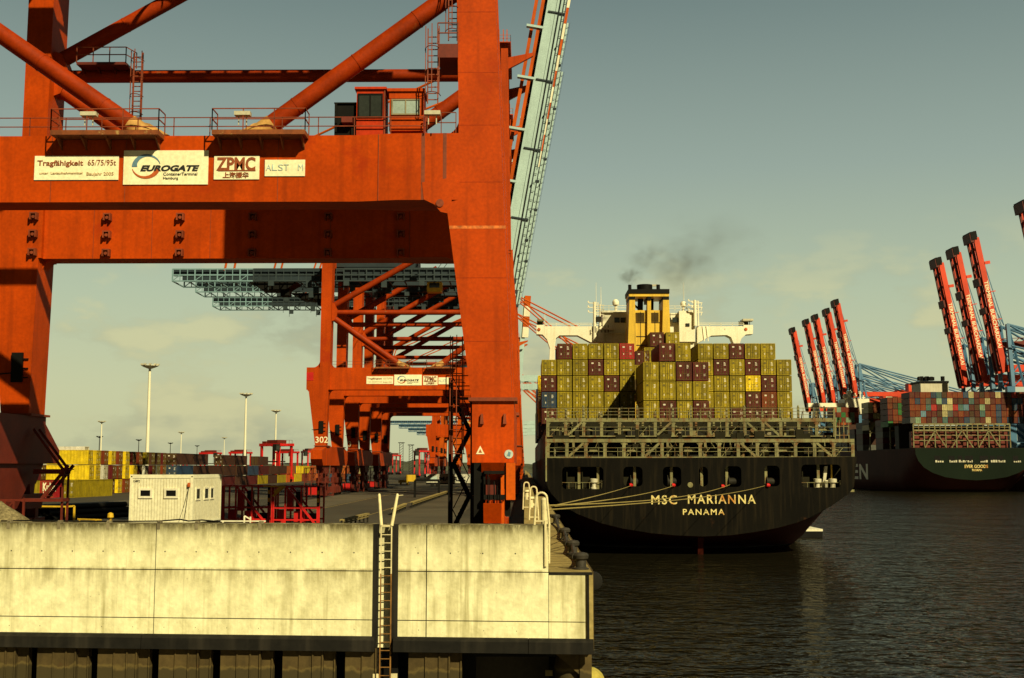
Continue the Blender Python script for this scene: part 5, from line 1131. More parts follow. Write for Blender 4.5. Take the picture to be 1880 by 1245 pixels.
# small flat pontoon boat behind the stern
pt = thing('work_pontoon', 'low black work pontoon with a white deck, half hidden behind the black stern', 'pontoon', (45, 194, 0))
mb = MB(); a, b = X(1418,194), X(1508,194); mb.prism([(a, -.5), (b-.2, -.5), (b, 1.0), (a, 1.0)], 'y', 194, 203); mb.build('hull', M['black'], pt)
mb = MB(); mb.prism([(a+1, 194.05), (b-.02, 194.05), (b-.02, 202.9), (a+1, 202.9)], 'z', 1.0, 1.35); mb.build('deck', M['white'], pt)
# ================================================================ dark green container ship across the basin
YE = 540.0
far = thing('container_ship', 'far dark green container ship, cream funnel, containers five tiers high above its stern', 'container ship', (202, YE, 0))
pe = lambda u, v, D=YE: (W(u, v, D).x, W(u, v, D).z)
Lo = [(1680,823),(1681,834),(1686,846),(1696,858),(1712,868),(1735,876),(1762,880),(1792,882)]
eo = [pe(*p) for p in Lo]; xc2 = pe(1792, 882)[0]
eo = eo+[(2*xc2-x, z) for x, z in eo[-2::-1]]
n2 = len(eo); VS = []
half = xc2-eo[0][0]
for y, dr, fu in ((YE, 0, 0), (YE+8, 4, .4), (YE+25, 9, 1), (YE+330, 9, 1)):
    for i, (x, z) in enumerate(eo):
        dx = (x-xc2)/half; xx = (x-xc2)*(1-fu)+math.copysign(min(half, abs(dx)**.4*half*1.03), dx)*fu if abs(dx) > 1e-6 else 0
        VS.append((xc2+xx, y, (z if i in (0, n2-1) else z-dr)))
VS += [(xc2+(x-xc2)*.05, YE+400, (19.7 if i in (0, n2-1) else z-9)) for i, (x, z) in enumerate(eo)]
mb = MB(); mb.add(VS[:n2], [tuple(range(n2))]); tr2 = mb.build('transom', M['hull_green'], far)
mb = MB(); mb.add(VS, [(k*n2+i, k*n2+i+1, k*n2+n2+i+1, k*n2+n2+i) for k in range(4) for i in range(n2-1)]); mb.build('hull', M['hull_side'], far)
mb = MB(); mb.prism([(eo[0][0]+.3, YE+.3), (eo[-1][0]-.3, YE+.3), (eo[-1][0]-.3, YE+330), (xc2, YE+395), (eo[0][0]+.3, YE+330)], 'z', 19.2, 19.5); mb.build('main_deck', M['dark'], far)
T2 = YE-.05
text_obj('EVER GOODS', Z(853.5,T2)-Z(859,T2), (X(1771,T2), T2, Z(859,T2)), M['name'], tr2, width=X(1814,T2)-X(1771,T2), bold=.05)
text_obj('PANAMA', Z(861,T2)-Z(865,T2), (X(1784.5,T2), T2, Z(865,T2)), M['name'], tr2, width=X(1803,T2)-X(1784.5,T2), bold=.04)
RS = Matrix(((0,0,-1),(-1,0,0),(0,1,0)))               # lettering on the water side, reading towards the stern
xs_ = eo[0][0]-.1
for s, y0 in (('EN', 643),): text_obj(s, 7.4, (xs_, y0, Z(879, 625)), M['ship_white'], far, width=28, rot=RS, bold=.25, depth=.05, spacing=1.1)
for k, (a, b) in enumerate(((1716,1727),(1742,1753),(1759,1767),(1772,1787),(1799,1815),(1818,1827),(1831,1842),(1860,1870))):
    mb = MB(); mb.box(X(a,YE), X(b,YE), YE-.04, YE+.3, Z(849,YE), Z(837,YE)); o = mb.build('mooring_opening', M['black'], tr2)
    mb = MB(); q = X(a,YE)+.3; r_ = random.Random(k)
    for i in range(4): w = .4+.5*r_.random(); mb.box(q, q+w, YE-.3, YE-.05, Z(849,YE), Z(849,YE)+.5+.6*r_.random()); q += w+.25
    mb.build('mooring_gear', M['ship_cream'], o)
# lashing frame over its stern
xa, xb = X(1679,YE+3), X(1857,YE+3); za, zc, zb_ = Z(822,YE+3), Z(790.5,YE+3), Z(779,YE+3)
mb = MB(); N = 18
for i in range(N+1):
    x = xa+(xb-xa)*i/N
    if i % 2 == 0: mb.box(x-.22, x+.22, YE+2.8, YE+3.2, za, zb_)
    else: mb.box(x-.16, x+.16, YE+2.8, YE+3.2, zc, zb_)
for z, t in ((zc, .35), (zb_, .35), ((zc+zb_)/2, .15), (za+3.2, .15), (za+5.5, .15)): mb.box(xa, xb, YE+2.75, YE+3.25, z-t, z+t)
f_ = mb.build('lashing_frame', M['lash'], far)
for i, s in ((2,1),(4,-1),(7,1),(9,-1),(12,1),(14,-1)):
    a = xa+(xb-xa)*i/N; b = xa+(xb-xa)*(i+2)/N; mb = MB(); mb.bar((a, YE+2.6, za if s > 0 else zc), (b, YE+2.6, zc if s > 0 else za), .5, .4, up=(0,1,0)); mb.build('diagonal_brace', M['lash'], f_)
mb = MB()
for i in range(9): mb.box(xa+1+i*(xb-xa-3)/8.3, xa+3.5+i*(xb-xa-3)/8.3, YE+5, YE+6, za, zc-1-.5*(i%3))
mb.box(xa, xb, YE+6, YE+9, za, zc-.5); mb.build('lashed_cargo', M['dark_red'], far)
mb = MB(); mb.box(eo[0][0]+1, eo[-1][0]-1, 566, 572, 19.4, Z(780, 551)); mb.build('hatch_wall', M['dark'], far)
mb = MB()
for a, b, c in ((1600,1602,770),(1606,1612,776),(1640,1650,772)): pass
for Y, u in ((580,1634),(612,1597)):
    x = X(u,Y); mb.box(x, x+.5, Y-1.5, Y-1, 19.5, 34); mb.box(x, x+6, Y-1.5, Y-1, 31, 33.5); mb.box(x, x+6, Y-1.5, Y-1, 28, 28.6)
mb.build('lashing_frame', M['lash'], far)
# bridge and funnel
def fbox(u0, u1, v0, v1, D, d, name, mat, parent): 
    mb = MB(); mb.box(X(u0,D,v0), X(u1,D,v0), D, D+d, Z(v1,D,u0), Z(v0,D,u0)); return mb.build(name, mat, parent)
fu = fbox(1690, 1741, 703, 760, 600, 14, 'funnel', M['ship_cream'], far); fbox(1688.5, 1742, 699.5, 703, 599.6, 15, 'black_top', M['black'], fu)
mb = MB()
for i, u in enumerate((1693,1699,1705,1709,1716,1738)): mb.lathe([(1.0,0),(1.0,1.5+.7*(i%2)),(.6,2.0)], 10, (X(u,603), 603+i%2, Z(699.5,603)))
mb.lathe([(2.2,0),(2.2,1.6),(1.5,1.7)], 14, (X(1713,603),603,Z(699,603))); mb.build('exhaust_stack', M['black'], fu)
fbox(1731, 1740, 704, 722, 599.5, 1, 'vent_louvre', M['lash_dim'], fu)
bw = fbox(1551, 1596, 732, 760, 690, 14, 'bridge_house', M['ship_white'], far); fbox(1484, 1552, 740, 747.5, 690, 4, 'bridge_wing', M['ship_white'], bw); fbox(1556, 1563, 718, 733, 690, 3, 'mast_house', M['ship_white'], bw)
mb = MB()
for u, v in ((1566,716),(1575,722),(1584,718),(1590,726)): mb.bar((X(u,690),691,Z(733,690)), (X(u,690),691,Z(v,690)), .5); mb.bar((X(u-3,690),691,Z(v+4,690)), (X(u+3,690),691,Z(v+4,690)), .4)
mb.build('mast', M['ship_white'], bw)
mb = MB(); mb.lathe([(.2,-1.5),(1.4,-1),(1.6,0),(1.2,1.1),(.2,1.6)], 12, (X(1556,688),688,Z(733,688)+1.5)); mb.build('radar_dome', M['ship_white'], bw)
mb = MB(); a, b = X(1497,690), X(1507,690); mb.prism([(a, Z(780,690)), (b, Z(780,690)), (b, Z(747,690)), (a+1, Z(747,690))], 'y', 690, 694); mb.build('wing_support', M['ship_white'], bw)
# its containers: the stern wall, one object each
GE = 'containers on the green ship'; r_ = random.Random(4)
YW = 551.0; HX = 2.87; pitch = 2.44; xw0 = X(1674, YW)+1.22
for t in range(5):
    for c in range(22):
        col = r_.choice(['brown']*4+['dark brown']*2+['maroon']*5+['blue']*3+['teal', 'teal', 'cream', 'cream', 'cream', 'grey', 'red', 'pale green', 'light blue', 'brown', 'dark brown'])
        if c > 16 and r_.random() < .5: col = r_.choice(['dark brown', 'maroon', 'brown', 'blue'])
        container(xw0+pitch*c, YW, Z(719.5, YW)-HX*(t+1), col, f"{CN.get(col, col)} container, {ORD[c]} column from the water side, {ORD[t]} tier down, stern of green ship", GE, H=HX-.06, fine=0)
def side_stack(Y, u0, v0, ncol, nt, cols, word):
    for t in range(nt):
        for c in range(ncol):
            col = cols[(t*ncol+c) % len(cols)] if r_.random() < .75 else r_.choice(cols)
            container(X(u0, Y)+1.22+2.5*c, Y, Z(v0, Y)-2.87*(t+1), col, f"{CN.get(col, col)} container, {ORD[c]} column, {ORD[t]} tier down, {word} stack of green ship", GE, H=2.8, fine=0)
side_stack(578, 1633, 729, 5, 5, ['brown','brown','maroon','brown','green','brown','dark brown','maroon'], 'next forward')
side_stack(612, 1597, 738, 4, 5, ['cream','cream','brown','maroon','brown','brown','dark brown','cream','dark brown'], 'third forward')
mb = MB(); r2 = random.Random(9); cm = ['c_green','c_brown','c_brown','c_orange','c_pale green','c_brown','c_maroon']
for t in range(4):
    for c in range(6): 
        mb.cur = r2.randrange(7); x = X(1531, 684)+2.5*c; z = Z(748, 684)-2.87*(t+1); mb.box(x, x+2.42, 684, 696, z, z+2.8)
o = mb.build('stacked_containers', [M[m] for m in cm], loc=(X(1540,684), 684, 19)); tag(o, 'green and brown containers stacked small beyond the stern rail of the black ship', 'containers', kind='stuff')
mb = MB()
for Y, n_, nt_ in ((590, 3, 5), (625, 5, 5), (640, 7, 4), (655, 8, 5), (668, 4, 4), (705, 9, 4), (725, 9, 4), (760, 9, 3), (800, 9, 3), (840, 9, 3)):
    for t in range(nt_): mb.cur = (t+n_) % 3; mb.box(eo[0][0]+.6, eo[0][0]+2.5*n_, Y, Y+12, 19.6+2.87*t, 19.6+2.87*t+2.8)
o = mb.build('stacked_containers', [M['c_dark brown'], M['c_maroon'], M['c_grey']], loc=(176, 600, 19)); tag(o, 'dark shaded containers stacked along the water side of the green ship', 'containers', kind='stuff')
# ================================================================ red boomed cranes of the opposite terminal
GR = 'red boomed cranes across the water'
RT = None
def far_crane(y, ht, label, ln=70, hx=234, hz=52, deg=99.8, text=True):
    """blue frame standing on the opposite quay, red boom raised over the water"""
    root = thing('quay_crane', label, 'container crane', (236, y, 7), GR)
    for k, yy in enumerate((y-8, y+8)):
        for x in (236, 268):
            mb = MB(); mb.prism([(x-1.6, 7), (x+1.6, 7), (x+1.9, 50), (x-1.9, 50)], 'y', yy-1.5, yy+1.5); mb.build('leg', M['blue_frame'], root)
        mb = MB(); mb.tube((236, yy, 48), (268, yy, 22), .9, 8); mb.tube((236, yy, 22), (268, yy, 22), 1.0, 8); mb.build('brace', M['blue_frame'], root)
        mb = MB(); a = Vector((237.5, yy*.55+y*.45, hz+ht))
        mb.bar((237.5, yy, 50), a, 1.7); mb.bar((243, yy, 50), a, 1.0)
        for q in range(5): mb.bar(Vector((237.5, yy, 50)).lerp(a, q/5), Vector((243, yy, 50)).lerp(a, (q+.7)/5), .5)
        mb.build('tower_frame', M['blue_frame'], root)
        mb = MB()
        for tx, tz in ((268, hz+2), (290, hz+1), (312, hz)): mb.tube(a, (tx, yy*.7+y*.3, tz), .55, 6)
        mb.tube(Vector((237.5, yy, hz+ht*.45)), (268, yy*.7+y*.3, hz+2), .45, 6); mb.build('backstay', M['blue_frame'], root)
    mb = MB(); mb.box(237, 318, y-4, y-2, hz-3, hz); mb.box(237, 318, y+2, y+4, hz-3, hz); mb.build('girder', M['boom_red'], root)
    mb = MB(); mb.box(272, 294, y-4, y+4, hz+.2, hz+6); mh = mb.build('machinery_house', M['boom_red'], root)
    mb = MB(); mb.box(274, 281, y-4.06, y-4, hz+2, hz+4.5); mb.build('sign_board', M['sign'], mh)
    d = math.radians(deg); U = Vector((math.cos(d), 0, math.sin(d))); V = Vector((math.sin(d), 0, -math.cos(d))); h = Vector((hx, y, hz-4))
    def ob(mb, u0, u1, y0, y1, w0, w1):
        P = lambda u, yy, w: h+U*u+V*w+Vector((0,yy,0))
        mb.add([P(u0,y0,w0),P(u1,y0,w0),P(u1,y1,w0),P(u0,y1,w0),P(u0,y0,w1),P(u1,y0,w1),P(u1,y1,w1),P(u0,y1,w1)], [(0,3,2,1),(4,5,6,7),(0,1,5,4),(1,2,6,5),(2,3,7,6),(3,0,4,7)])
    mb = MB(); ob(mb, 0, ln-2, -5, -3.4, 0, 2.7); ob(mb, 0, ln-2, 3.4, 5, 0, 2.7)
    for q in range(9): ob(mb, 3+q*7.4, 4+q*7.4, -3.4, 3.4, .4, 2)
    bm = mb.build('boom', M['boom_red'], root)
    mb = MB(); ob(mb, 1, ln, -3.3, -2.2, -1.3, -.2); ob(mb, 1, ln, 1.6, 2.4, -1.2, -.2); ob(mb, ln-26, ln-22, -4, 4, -1.6, -.2); ob(mb, ln-4, ln+.5, -5, 5, -1.6, .3); ob(mb, 30, 33, -4, 4, -1.5, -.1); mb.build('trolley_rail', M['dark_red'], bm)
    mb = MB(); ob(mb, ln-3, ln+1.2, -5.2, 5.2, -1.2, 1.6); ob(mb, ln-2, ln+1.4, -4.4, 4.4, .8, 2.2); mb.build('boom_tip', M['black'], bm)
    mb = MB(); ob(mb, ln-16, ln-14.5, -5.2, -4.6, 2.7, 5.4); ob(mb, ln-30, ln-29.6, -5.2, -4.6, 2.7, 5); ob(mb, ln-44, ln-43.6, -5.2, -4.6, 2.7, 5); mb.build('bracket', M['boom_red'], bm)
    mb = MB()
    for q in (.5, .86): mb.bar(h+U*(ln*q)+V*4, (237.5, y, hz+ht), .32); mb.bar(h+U*(ln*q)+V*4+Vector((0,0,-5)), (238, y+3, hz+ht-2), .28)
    ob(mb, 8, ln*.8, 4, 5, 4.4, 5.0); mb.build('hoist_rope', M['blue_frame'], root)
    if text:
        R = Matrix(((-U.x, -V.x*-1, 0), (0, 0, -1), (-U.z, V.z, 0)))
        text_obj('TERMINAL BURCHARDKAI', 1.75, h+U*(ln*.655)+V*.5+Vector((0,-5.06,0)), M['sign'], bm, width=ln*.48, rot=R, bold=.05, depth=.02)
    return root
YA = [(647, 'nearer group of raised red booms, first from the black ship'), (621, 'nearer group of raised red booms, the middle one of three'), (596, 'nearer group of raised red booms, third, overlapping the blue frame tower')]
for i, (y, l) in enumerate(YA): far_crane(y, 20, 'red boomed blue crane, '+l, hz=(57, 58, 61)[i])
far_crane(532, 20, 'blue crane with red boom cut by the picture edge', hz=63)
for i, y in enumerate((1000, 951, 921, 886, 860)):
    far_crane(y, 20, f'blue crane with red boom, distant group of five, {ORD[i]} from the black ship', hz=(60, 61, 61, 61, 64)[i])
mb = MB(); mb.box(X(1809,610), X(1880,610), 608, 612, Z(640,610), Z(629,610)); 
lb = thing('crane_boom', 'dark red lowered boom crossing before the blue crane legs at the picture edge', 'crane boom', (X(1850,600), 600, 70))
mb = MB(); a = W(1822, 634, 600); b = W(1990, 626, 600); mb.bar(a, b, 3, 2.6); mb.bar(a+Vector((2,6,0)), b+Vector((0,6,0)), 3, 2.6); mb.build('girder', M['dark_red'], lb)
mb = MB()
for q in range(12): p = a.lerp(b, q/12); mb.bar(p+Vector((0,0,1.3)), p+Vector((2,0,3.0)), .35); mb.bar(p+Vector((0,0,3.0)), a.lerp(b, (q+1)/12)+Vector((0,0,3.0)), .3)
mb.build('railing', M['dark_red'], lb)
# ================================================================ smoke over the funnel
def smoke(u, v, D, rx, rz, dens, name, label):
    c = W(u, v, D); bm_ = MB(); prof = []; n = 12
    for i in range(n+1): t = math.pi*i/n; prof.append((max(.02, math.sin(t)), -math.cos(t)))
    bm_.lathe(prof, 20); o = bm_.build(name, [], loc=(0,0,0)); o.location = c; o.scale = (rx, rx*.7, rz); tag(o, label, 'smoke', kind='stuff')
    m = bpy.data.materials.new('smoke'); m.use_nodes = True; nt = m.node_tree; L = nt.links.new; nt.nodes.remove(nt.nodes['Principled BSDF'])
    pv = _n(nt, 'ShaderNodeVolumePrincipled'); pv.inputs['Color'].default_value = (.16,.14,.10,1)
    tc = _n(nt, 'ShaderNodeTexCoord'); ln = _n(nt, 'ShaderNodeVectorMath', operation='LENGTH'); L(tc.outputs['Object'], ln.inputs[0])
    f = _n(nt, 'ShaderNodeMapRange', interpolation_type='SMOOTHSTEP'); f.inputs[1].default_value = 1; f.inputs[2].default_value = .1; L(ln.outputs['Value'], f.inputs[0])
    ns = _n(nt, 'ShaderNodeTexNoise'); ns.inputs['Scale'].default_value = 1.9; ns.inputs['Detail'].default_value = 5; ns.inputs['Distortion'].default_value = .6; L(tc.outputs['Object'], ns.inputs['Vector'])
    g = _n(nt, 'ShaderNodeMapRange'); g.inputs[1].default_value = .42; g.inputs[2].default_value = .66; g.inputs[4].default_value = dens; L(ns.outputs[0], g.inputs[0])
    k = _n(nt, 'ShaderNodeMath', operation='MULTIPLY'); L(f.outputs[0], k.inputs[0]); L(g.outputs[0], k.inputs[1]); L(k.outputs[0], pv.inputs['Density']); L(pv.outputs[0], nt.nodes['Material Output'].inputs['Volume'])
    o.data.materials.append(m); m.cycles.volume_step_rate = 4 if hasattr(m.cycles, 'volume_step_rate') else 1
smoke(1157, 506, 215, 2.8, 2.0, .8, 'smoke', 'small dark puff of smoke at the near pipe of the yellow funnel')
smoke(1190, 472, 220, 5.2, 3.6, .2, 'smoke', 'thin drift of smoke high above the yellow funnel')
smoke(1252, 492, 219, 7.6, 5.6, .19, 'smoke', 'wide grey smoke plume drifting past the mast beside the yellow funnel')
smoke(1300, 450, 224, 13, 8, .05, 'smoke', 'faint haze of smoke trailing away from the yellow funnel')
# ================================================================ container yard
GY = 'containers stacked in the yard'
r_ = random.Random(31)
k1 = container(X(74, 188)+1.2, 188, GZ, 'red', 'bright red container with white lettering, standing before the crane leg at the yard edge', GY, Ln=6.06, H=2.75)
text_obj('Kukla', 1.25, (X(79,187.9)+.1, 187.9, GZ+1.05), M['sign'], k1, width=2.05, bold=.05); text_obj('verblüfft vor', .3, (X(80,187.9)+.05, 187.9, GZ+.45), M['sign'], k1, width=1.95, bold=.02) if False else None
k2 = container(X(112.5, 189)+1.25, 189, GZ, 'yellow', 'olive yellow container with upright black logo, beside the bright red one', GY, Ln=12.19, H=2.85, rz=math.radians(-8))
def vlogo(parent, x, y, z, h, rot=None):
    R = Matrix(((0,1,0),(0,0,-1),(-1,0,0))) if rot is None else rot
    return text_obj('MSC', h*.36, (x, y, z), M['signdark'], parent, width=h, rot=R, bold=.04)
def yard(X_, Y, t, col, side=0, Ln=6.06, H=2.6, lab=None, rz=math.radians(-90)):
    pass
names = {'yellow': 'bright yellow', 'brown': 'rust brown', 'maroon': 'maroon', 'white': 'white', 'grey': 'grey', 'orange': 'orange'}
# rows receding from the camera: door ends face the water (+x), stacked two and three high
XE2 = -75.0
rows = []
front = [('bright yellow','bright yellow','maroon'), ('bright yellow','bright yellow','bright yellow'), ('brown','white','bright yellow'), ('bright yellow','maroon','maroon'), ('brown','brown','bright yellow'), ('bright yellow','bright yellow','brown'),
         ('maroon','bright yellow','brown'), ('brown','maroon','yellow'), ('yellow','white','maroon'), ('dark brown','maroon','yellow'), ('dark brown','grey','brown'), ('maroon','brown','bright yellow')]
for i, cols in enumerate(front):
    y = 207+3.9*i
    for t, col in enumerate(cols[::-1]):
        if i == 0 and t == 0: pass
        o = container(XE2+(.25 if t == 1 and i % 3 == 0 else 0), y+1.22, GZ+2.6*t, col, f"{CN.get(col, col)} container, {ORD[i]} row back, {('bottom','middle','top')[t]} tier of the sunlit three high yard stack", GY, Ln=12.19, H=2.6, rz=math.radians(90))
        if 'yellow' in col: vlogo(o, .62, -.035, 2.1, 1.6)
for t, col in enumerate(('yellow', 'maroon', 'white')):
    container(XE2-6.2, 203.5, GZ+2.6*t, col, f"{CN.get(col, col)} container, {('bottom','middle','top')[t]} tier of the short stack behind the bright red one", GY, Ln=12.19, H=2.6, rz=math.radians(90))
container(XE2-7.2, 226, GZ+7.8, 'white', 'white flat container lying on top of the sunlit yard stack', GY, Ln=12.19, H=.9, rz=math.radians(90), fine=0)
for i in range(15):                                     # far rows lie along the quay; crane shade put into the nearer ones' dark colours
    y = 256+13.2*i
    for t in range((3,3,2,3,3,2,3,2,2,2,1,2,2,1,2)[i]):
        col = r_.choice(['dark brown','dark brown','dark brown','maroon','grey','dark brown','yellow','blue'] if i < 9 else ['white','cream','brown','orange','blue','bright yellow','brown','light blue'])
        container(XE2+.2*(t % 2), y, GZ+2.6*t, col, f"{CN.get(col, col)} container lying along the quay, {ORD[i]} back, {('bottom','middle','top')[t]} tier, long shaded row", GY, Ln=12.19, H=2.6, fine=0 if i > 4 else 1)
for i in range(4):
    for t in range(3):
        col = [('blue','brown','white'),('brown','orange','cream'),('blue','brown','white'),('brown','cream','cream')][i][t]
        container(-62+2.7*i, 392, GZ+2.6*t, col, f"{CN.get(col, col)} container, {ORD[i]} column, {('bottom','middle','top')[t]} tier of the block behind crane 302 leg", GY, Ln=12.19, H=2.6, fine=0)
mk = container(X(783.5, 292)+6.1, 292, GZ+1.1, 'white', 'long white container with black lettering lying crosswise behind the stair tower', GY, Ln=13.6, H=2.3, rz=math.radians(90))
mk.location = (X(783.5, 292)+13.6, 292, GZ+.9); mk.rotation_euler = (0,0,math.radians(90))
t_ = text_obj('MAERSK', 1.0, (0,0,0), M['signdark'], mk, width=6.4, bold=.02, rot=Matrix(((0,0,-1),(-1,0,0),(0,1,0))))
t_.location = (-1.25, 10.4, .55)
mb = MB(); mb.box(-1.24, -1.23, 11.0, 12.6, .5, 1.6); e = mb.build('emblem', M['signpale']); e.parent = mk
tt = bpy.data.objects.new('trailer', None); COL.objects.link(tt); tt.location = (X(790,292), 292, GZ); tag(tt, 'dark low trailer under the long white container', 'trailer')
mb = MB(); mb.box(X(783,292), X(783,292)+13.5, 291, 293.2, GZ+.6, GZ+.88); mb.build('chassis', M['black'], tt)
mb = MB()
for x in (1.5, 2.8, 11, 12.2): mb.lathe([(.2,-.15),(.48,-.12),(.48,.12),(.2,.15)], 12, (X(783,292)+x, 291.1, GZ+.48), 'y')
mb.build('wheels', M['rubber'], tt)
# ================================================================ floodlight masts
def mast(u, vt, H, label, mat='lampwhite'):
    D = (H-(CAMZ-GZ))*F/(857-vt)
    c = W(u, vt, D); x = c.x; r = H/36
    o = thing('lamp_mast', label, 'lamp mast', (x, D, GZ), 'floodlight masts in the yard')
    mb = MB(); mb.tube((x, D, GZ), (x, D, GZ+H-1.2), .62*r if mat == 'lampwhite' else .5, 12, .36*r if mat == 'lampwhite' else .3); mb.build('pole', M[mat], o)
    mb = MB(); mb.lathe([(.5,0),(1.9,.55),(2.6,.9),(2.6,1.05),(.4,1.1)], 14, (x, D, GZ+H-1.5))
    hd = mb.build('lamp_head', M[mat], o); mb = MB()
    for i in range(10): t = 2*math.pi*i/10; mb.box(x+2.5*math.cos(t)-.35, x+2.5*math.cos(t)+.35, D+2.5*math.sin(t)-.3, D+2.5*math.sin(t)+.3, GZ+H-.35, GZ+H)
    mb.build('floodlight', M['ship_cream'] if mat == 'lampwhite' else M['dark'], hd)
for a in ((275.5, 668, 36, 'tall white floodlight mast behind the cream site cabin, tallest in the yard'), (452, 722, 36, 'white floodlight mast standing over the red straddle carriers, second tallest'), (507, 753, 36, 'white floodlight mast behind the foremost red straddle carrier'),
          (187, 773, 36, 'slim white floodlight mast above the sunlit yellow containers'), (333, 793, 34, 'small white floodlight mast between the two tall ones'), (412, 803, 34, 'small white floodlight mast close to the second tallest one')): mast(*a)
for a in ((255, 807, 30, 'tiny dark lamp mast beside the tallest white mast'), (313, 813, 30, 'tiny dark lamp mast over the shaded container row'), (362, 818, 30, 'tiny dark lamp mast above a distant red carrier'), (183, 801, 30, 'tiny dark lamp mast hidden by the slim white mast')): mast(*a, mat='dark')
for i, (u, v) in enumerate(((737, 813), (754.5, 817))):
    D = 760; p = W(u, v, D); o = thing('lattice_mast', ['thin lattice mast beyond the crane row, the taller of two', 'thin lattice mast beyond the crane row, the lower of two'][i], 'lattice mast', (p.x, D, GZ), 'lattice masts beyond the cranes'); mb = MB()
    for s in (-1.1, 1.1): mb.bar((p.x+s, D, GZ), (p.x+s, D, p.z), .3)
    for q in range(12): z0 = GZ+(p.z-GZ)*q/12; z1 = GZ+(p.z-GZ)*(q+1)/12; mb.bar((p.x-1.1, D, z0), (p.x+1.1, D, z1), .2)
    mb.bar((p.x-2, D, p.z), (p.x+2, D, p.z), .5); mb.build('lattice', M['dark'], o)
# ================================================================ straddle carriers
def carrier():
    o = thing('straddle_carrier', 'x', 'straddle carrier', (0,0,0), 'red straddle carriers')
    w, l, h = 2.45, 4.6, 12.3
    for sx in (-1, 1):
        for y in (-l, -1.3, 1.3, l) if False else (-l+.4, l-.4):
            mb = MB(); mb.box(sx*w-.32, sx*w+.32, y-.35, y+.35, 1.4, h-1); mb.build('leg', M['red'], o)
        mb = MB(); mb.box(sx*w-.4, sx*w+.4, -l-.6, l+.6, .9, 1.7); mb.build('side_beam', M['red'], o)
        mb = MB()
        for y in (-4, -1.5, 1.5, 4): mb.lathe([(.3,-.25),(.75,-.22),(.75,.22),(.3,.25)], 14, (sx*w, y, .75), 'x')
        mb.build('wheels', M['rubber'], o)
        mb = MB(); mb.box(sx*w-.4, sx*w+.4, -l-.5, l+.5, h-1.1, h-.2); mb.build('top_beam', M['red'], o)
    mb = MB()
    for y in (-l, 0, l): mb.box(-w, w, y-.35, y+.35, h-1.0, h-.3)
    mb.build('cross_beam', M['red'], o)
    mb = MB(); mb.box(-1.8, 1.8, -2.5, 2.5, h-.2, h+.9); mb.box(-2.2, -.4, 2.5, 4.4, h-.2, h+.5)
    for i in range(5): mb.bar((-2.4+i*1.2, -l, h-.2), (-2.4+i*1.2, -l, h+.8), .08)
    mb.bar((-2.4, -l, h+.8), (2.4, -l, h+.8), .08); mb.build('engine_deck', M['dark_red'], o)
    mb = MB(); mb.box(-w-1.9, -w-.35, -l-.4, -l+1.2, h-2.6, h-.5); c = mb.build('driver_cab', M['dark'], o); mb = MB(); mb.box(-w-1.8, -w-.5, -l-.44, -l-.4, h-2.2, h-1); mb.build('window', M['glass'], c)
    mb = MB(); mb.box(-1.2, 1.2, -6*.5, 6*.5, 6.2, 6.6); mb.bar((-1,-2,6.5), (-1,-2,h-1), .1); mb.bar((1,2,6.5), (1,2,h-1), .1); mb.build('spreader', M['dark'], o)
    return o
proto = carrier(); first = True
for u, v, H_, rz, lab in ((507, 810, 12.9, .9, 'foremost red straddle carrier, rising over the shaded container row'), (441, 827, 12.9, 1.3, 'red straddle carrier at the foot of the second tallest white mast'), (386, 828, 12.9, 1.4, 'red straddle carrier partly sunk behind the shaded container row'),
        (527, 826, 12.9, 1.2, 'red straddle carrier half hidden behind the foremost one'), (569, 825, 12.9, .5, 'red straddle carrier beside the leg of crane 302'), (775, 824, 12.9, .35, 'red straddle carrier on open ground under the far crane portals'),
        (724, 833, 12.9, .4, 'red straddle carrier just past the close row of crane legs'), (330, 836, 12.9, 1.3, 'small red straddle carrier far back in the yard'), (792, 830, 12.9, .2, 'red straddle carrier beside the dark far crane column')):
    o = proto if first else copy_tree(proto); first = False
    D = 13.2*F/(857-v) if False else (H_-4.8)*F/(857-v); o.location = (X(u, D), D, GZ); o.rotation_euler = (0,0,rz); o['label'] = lab
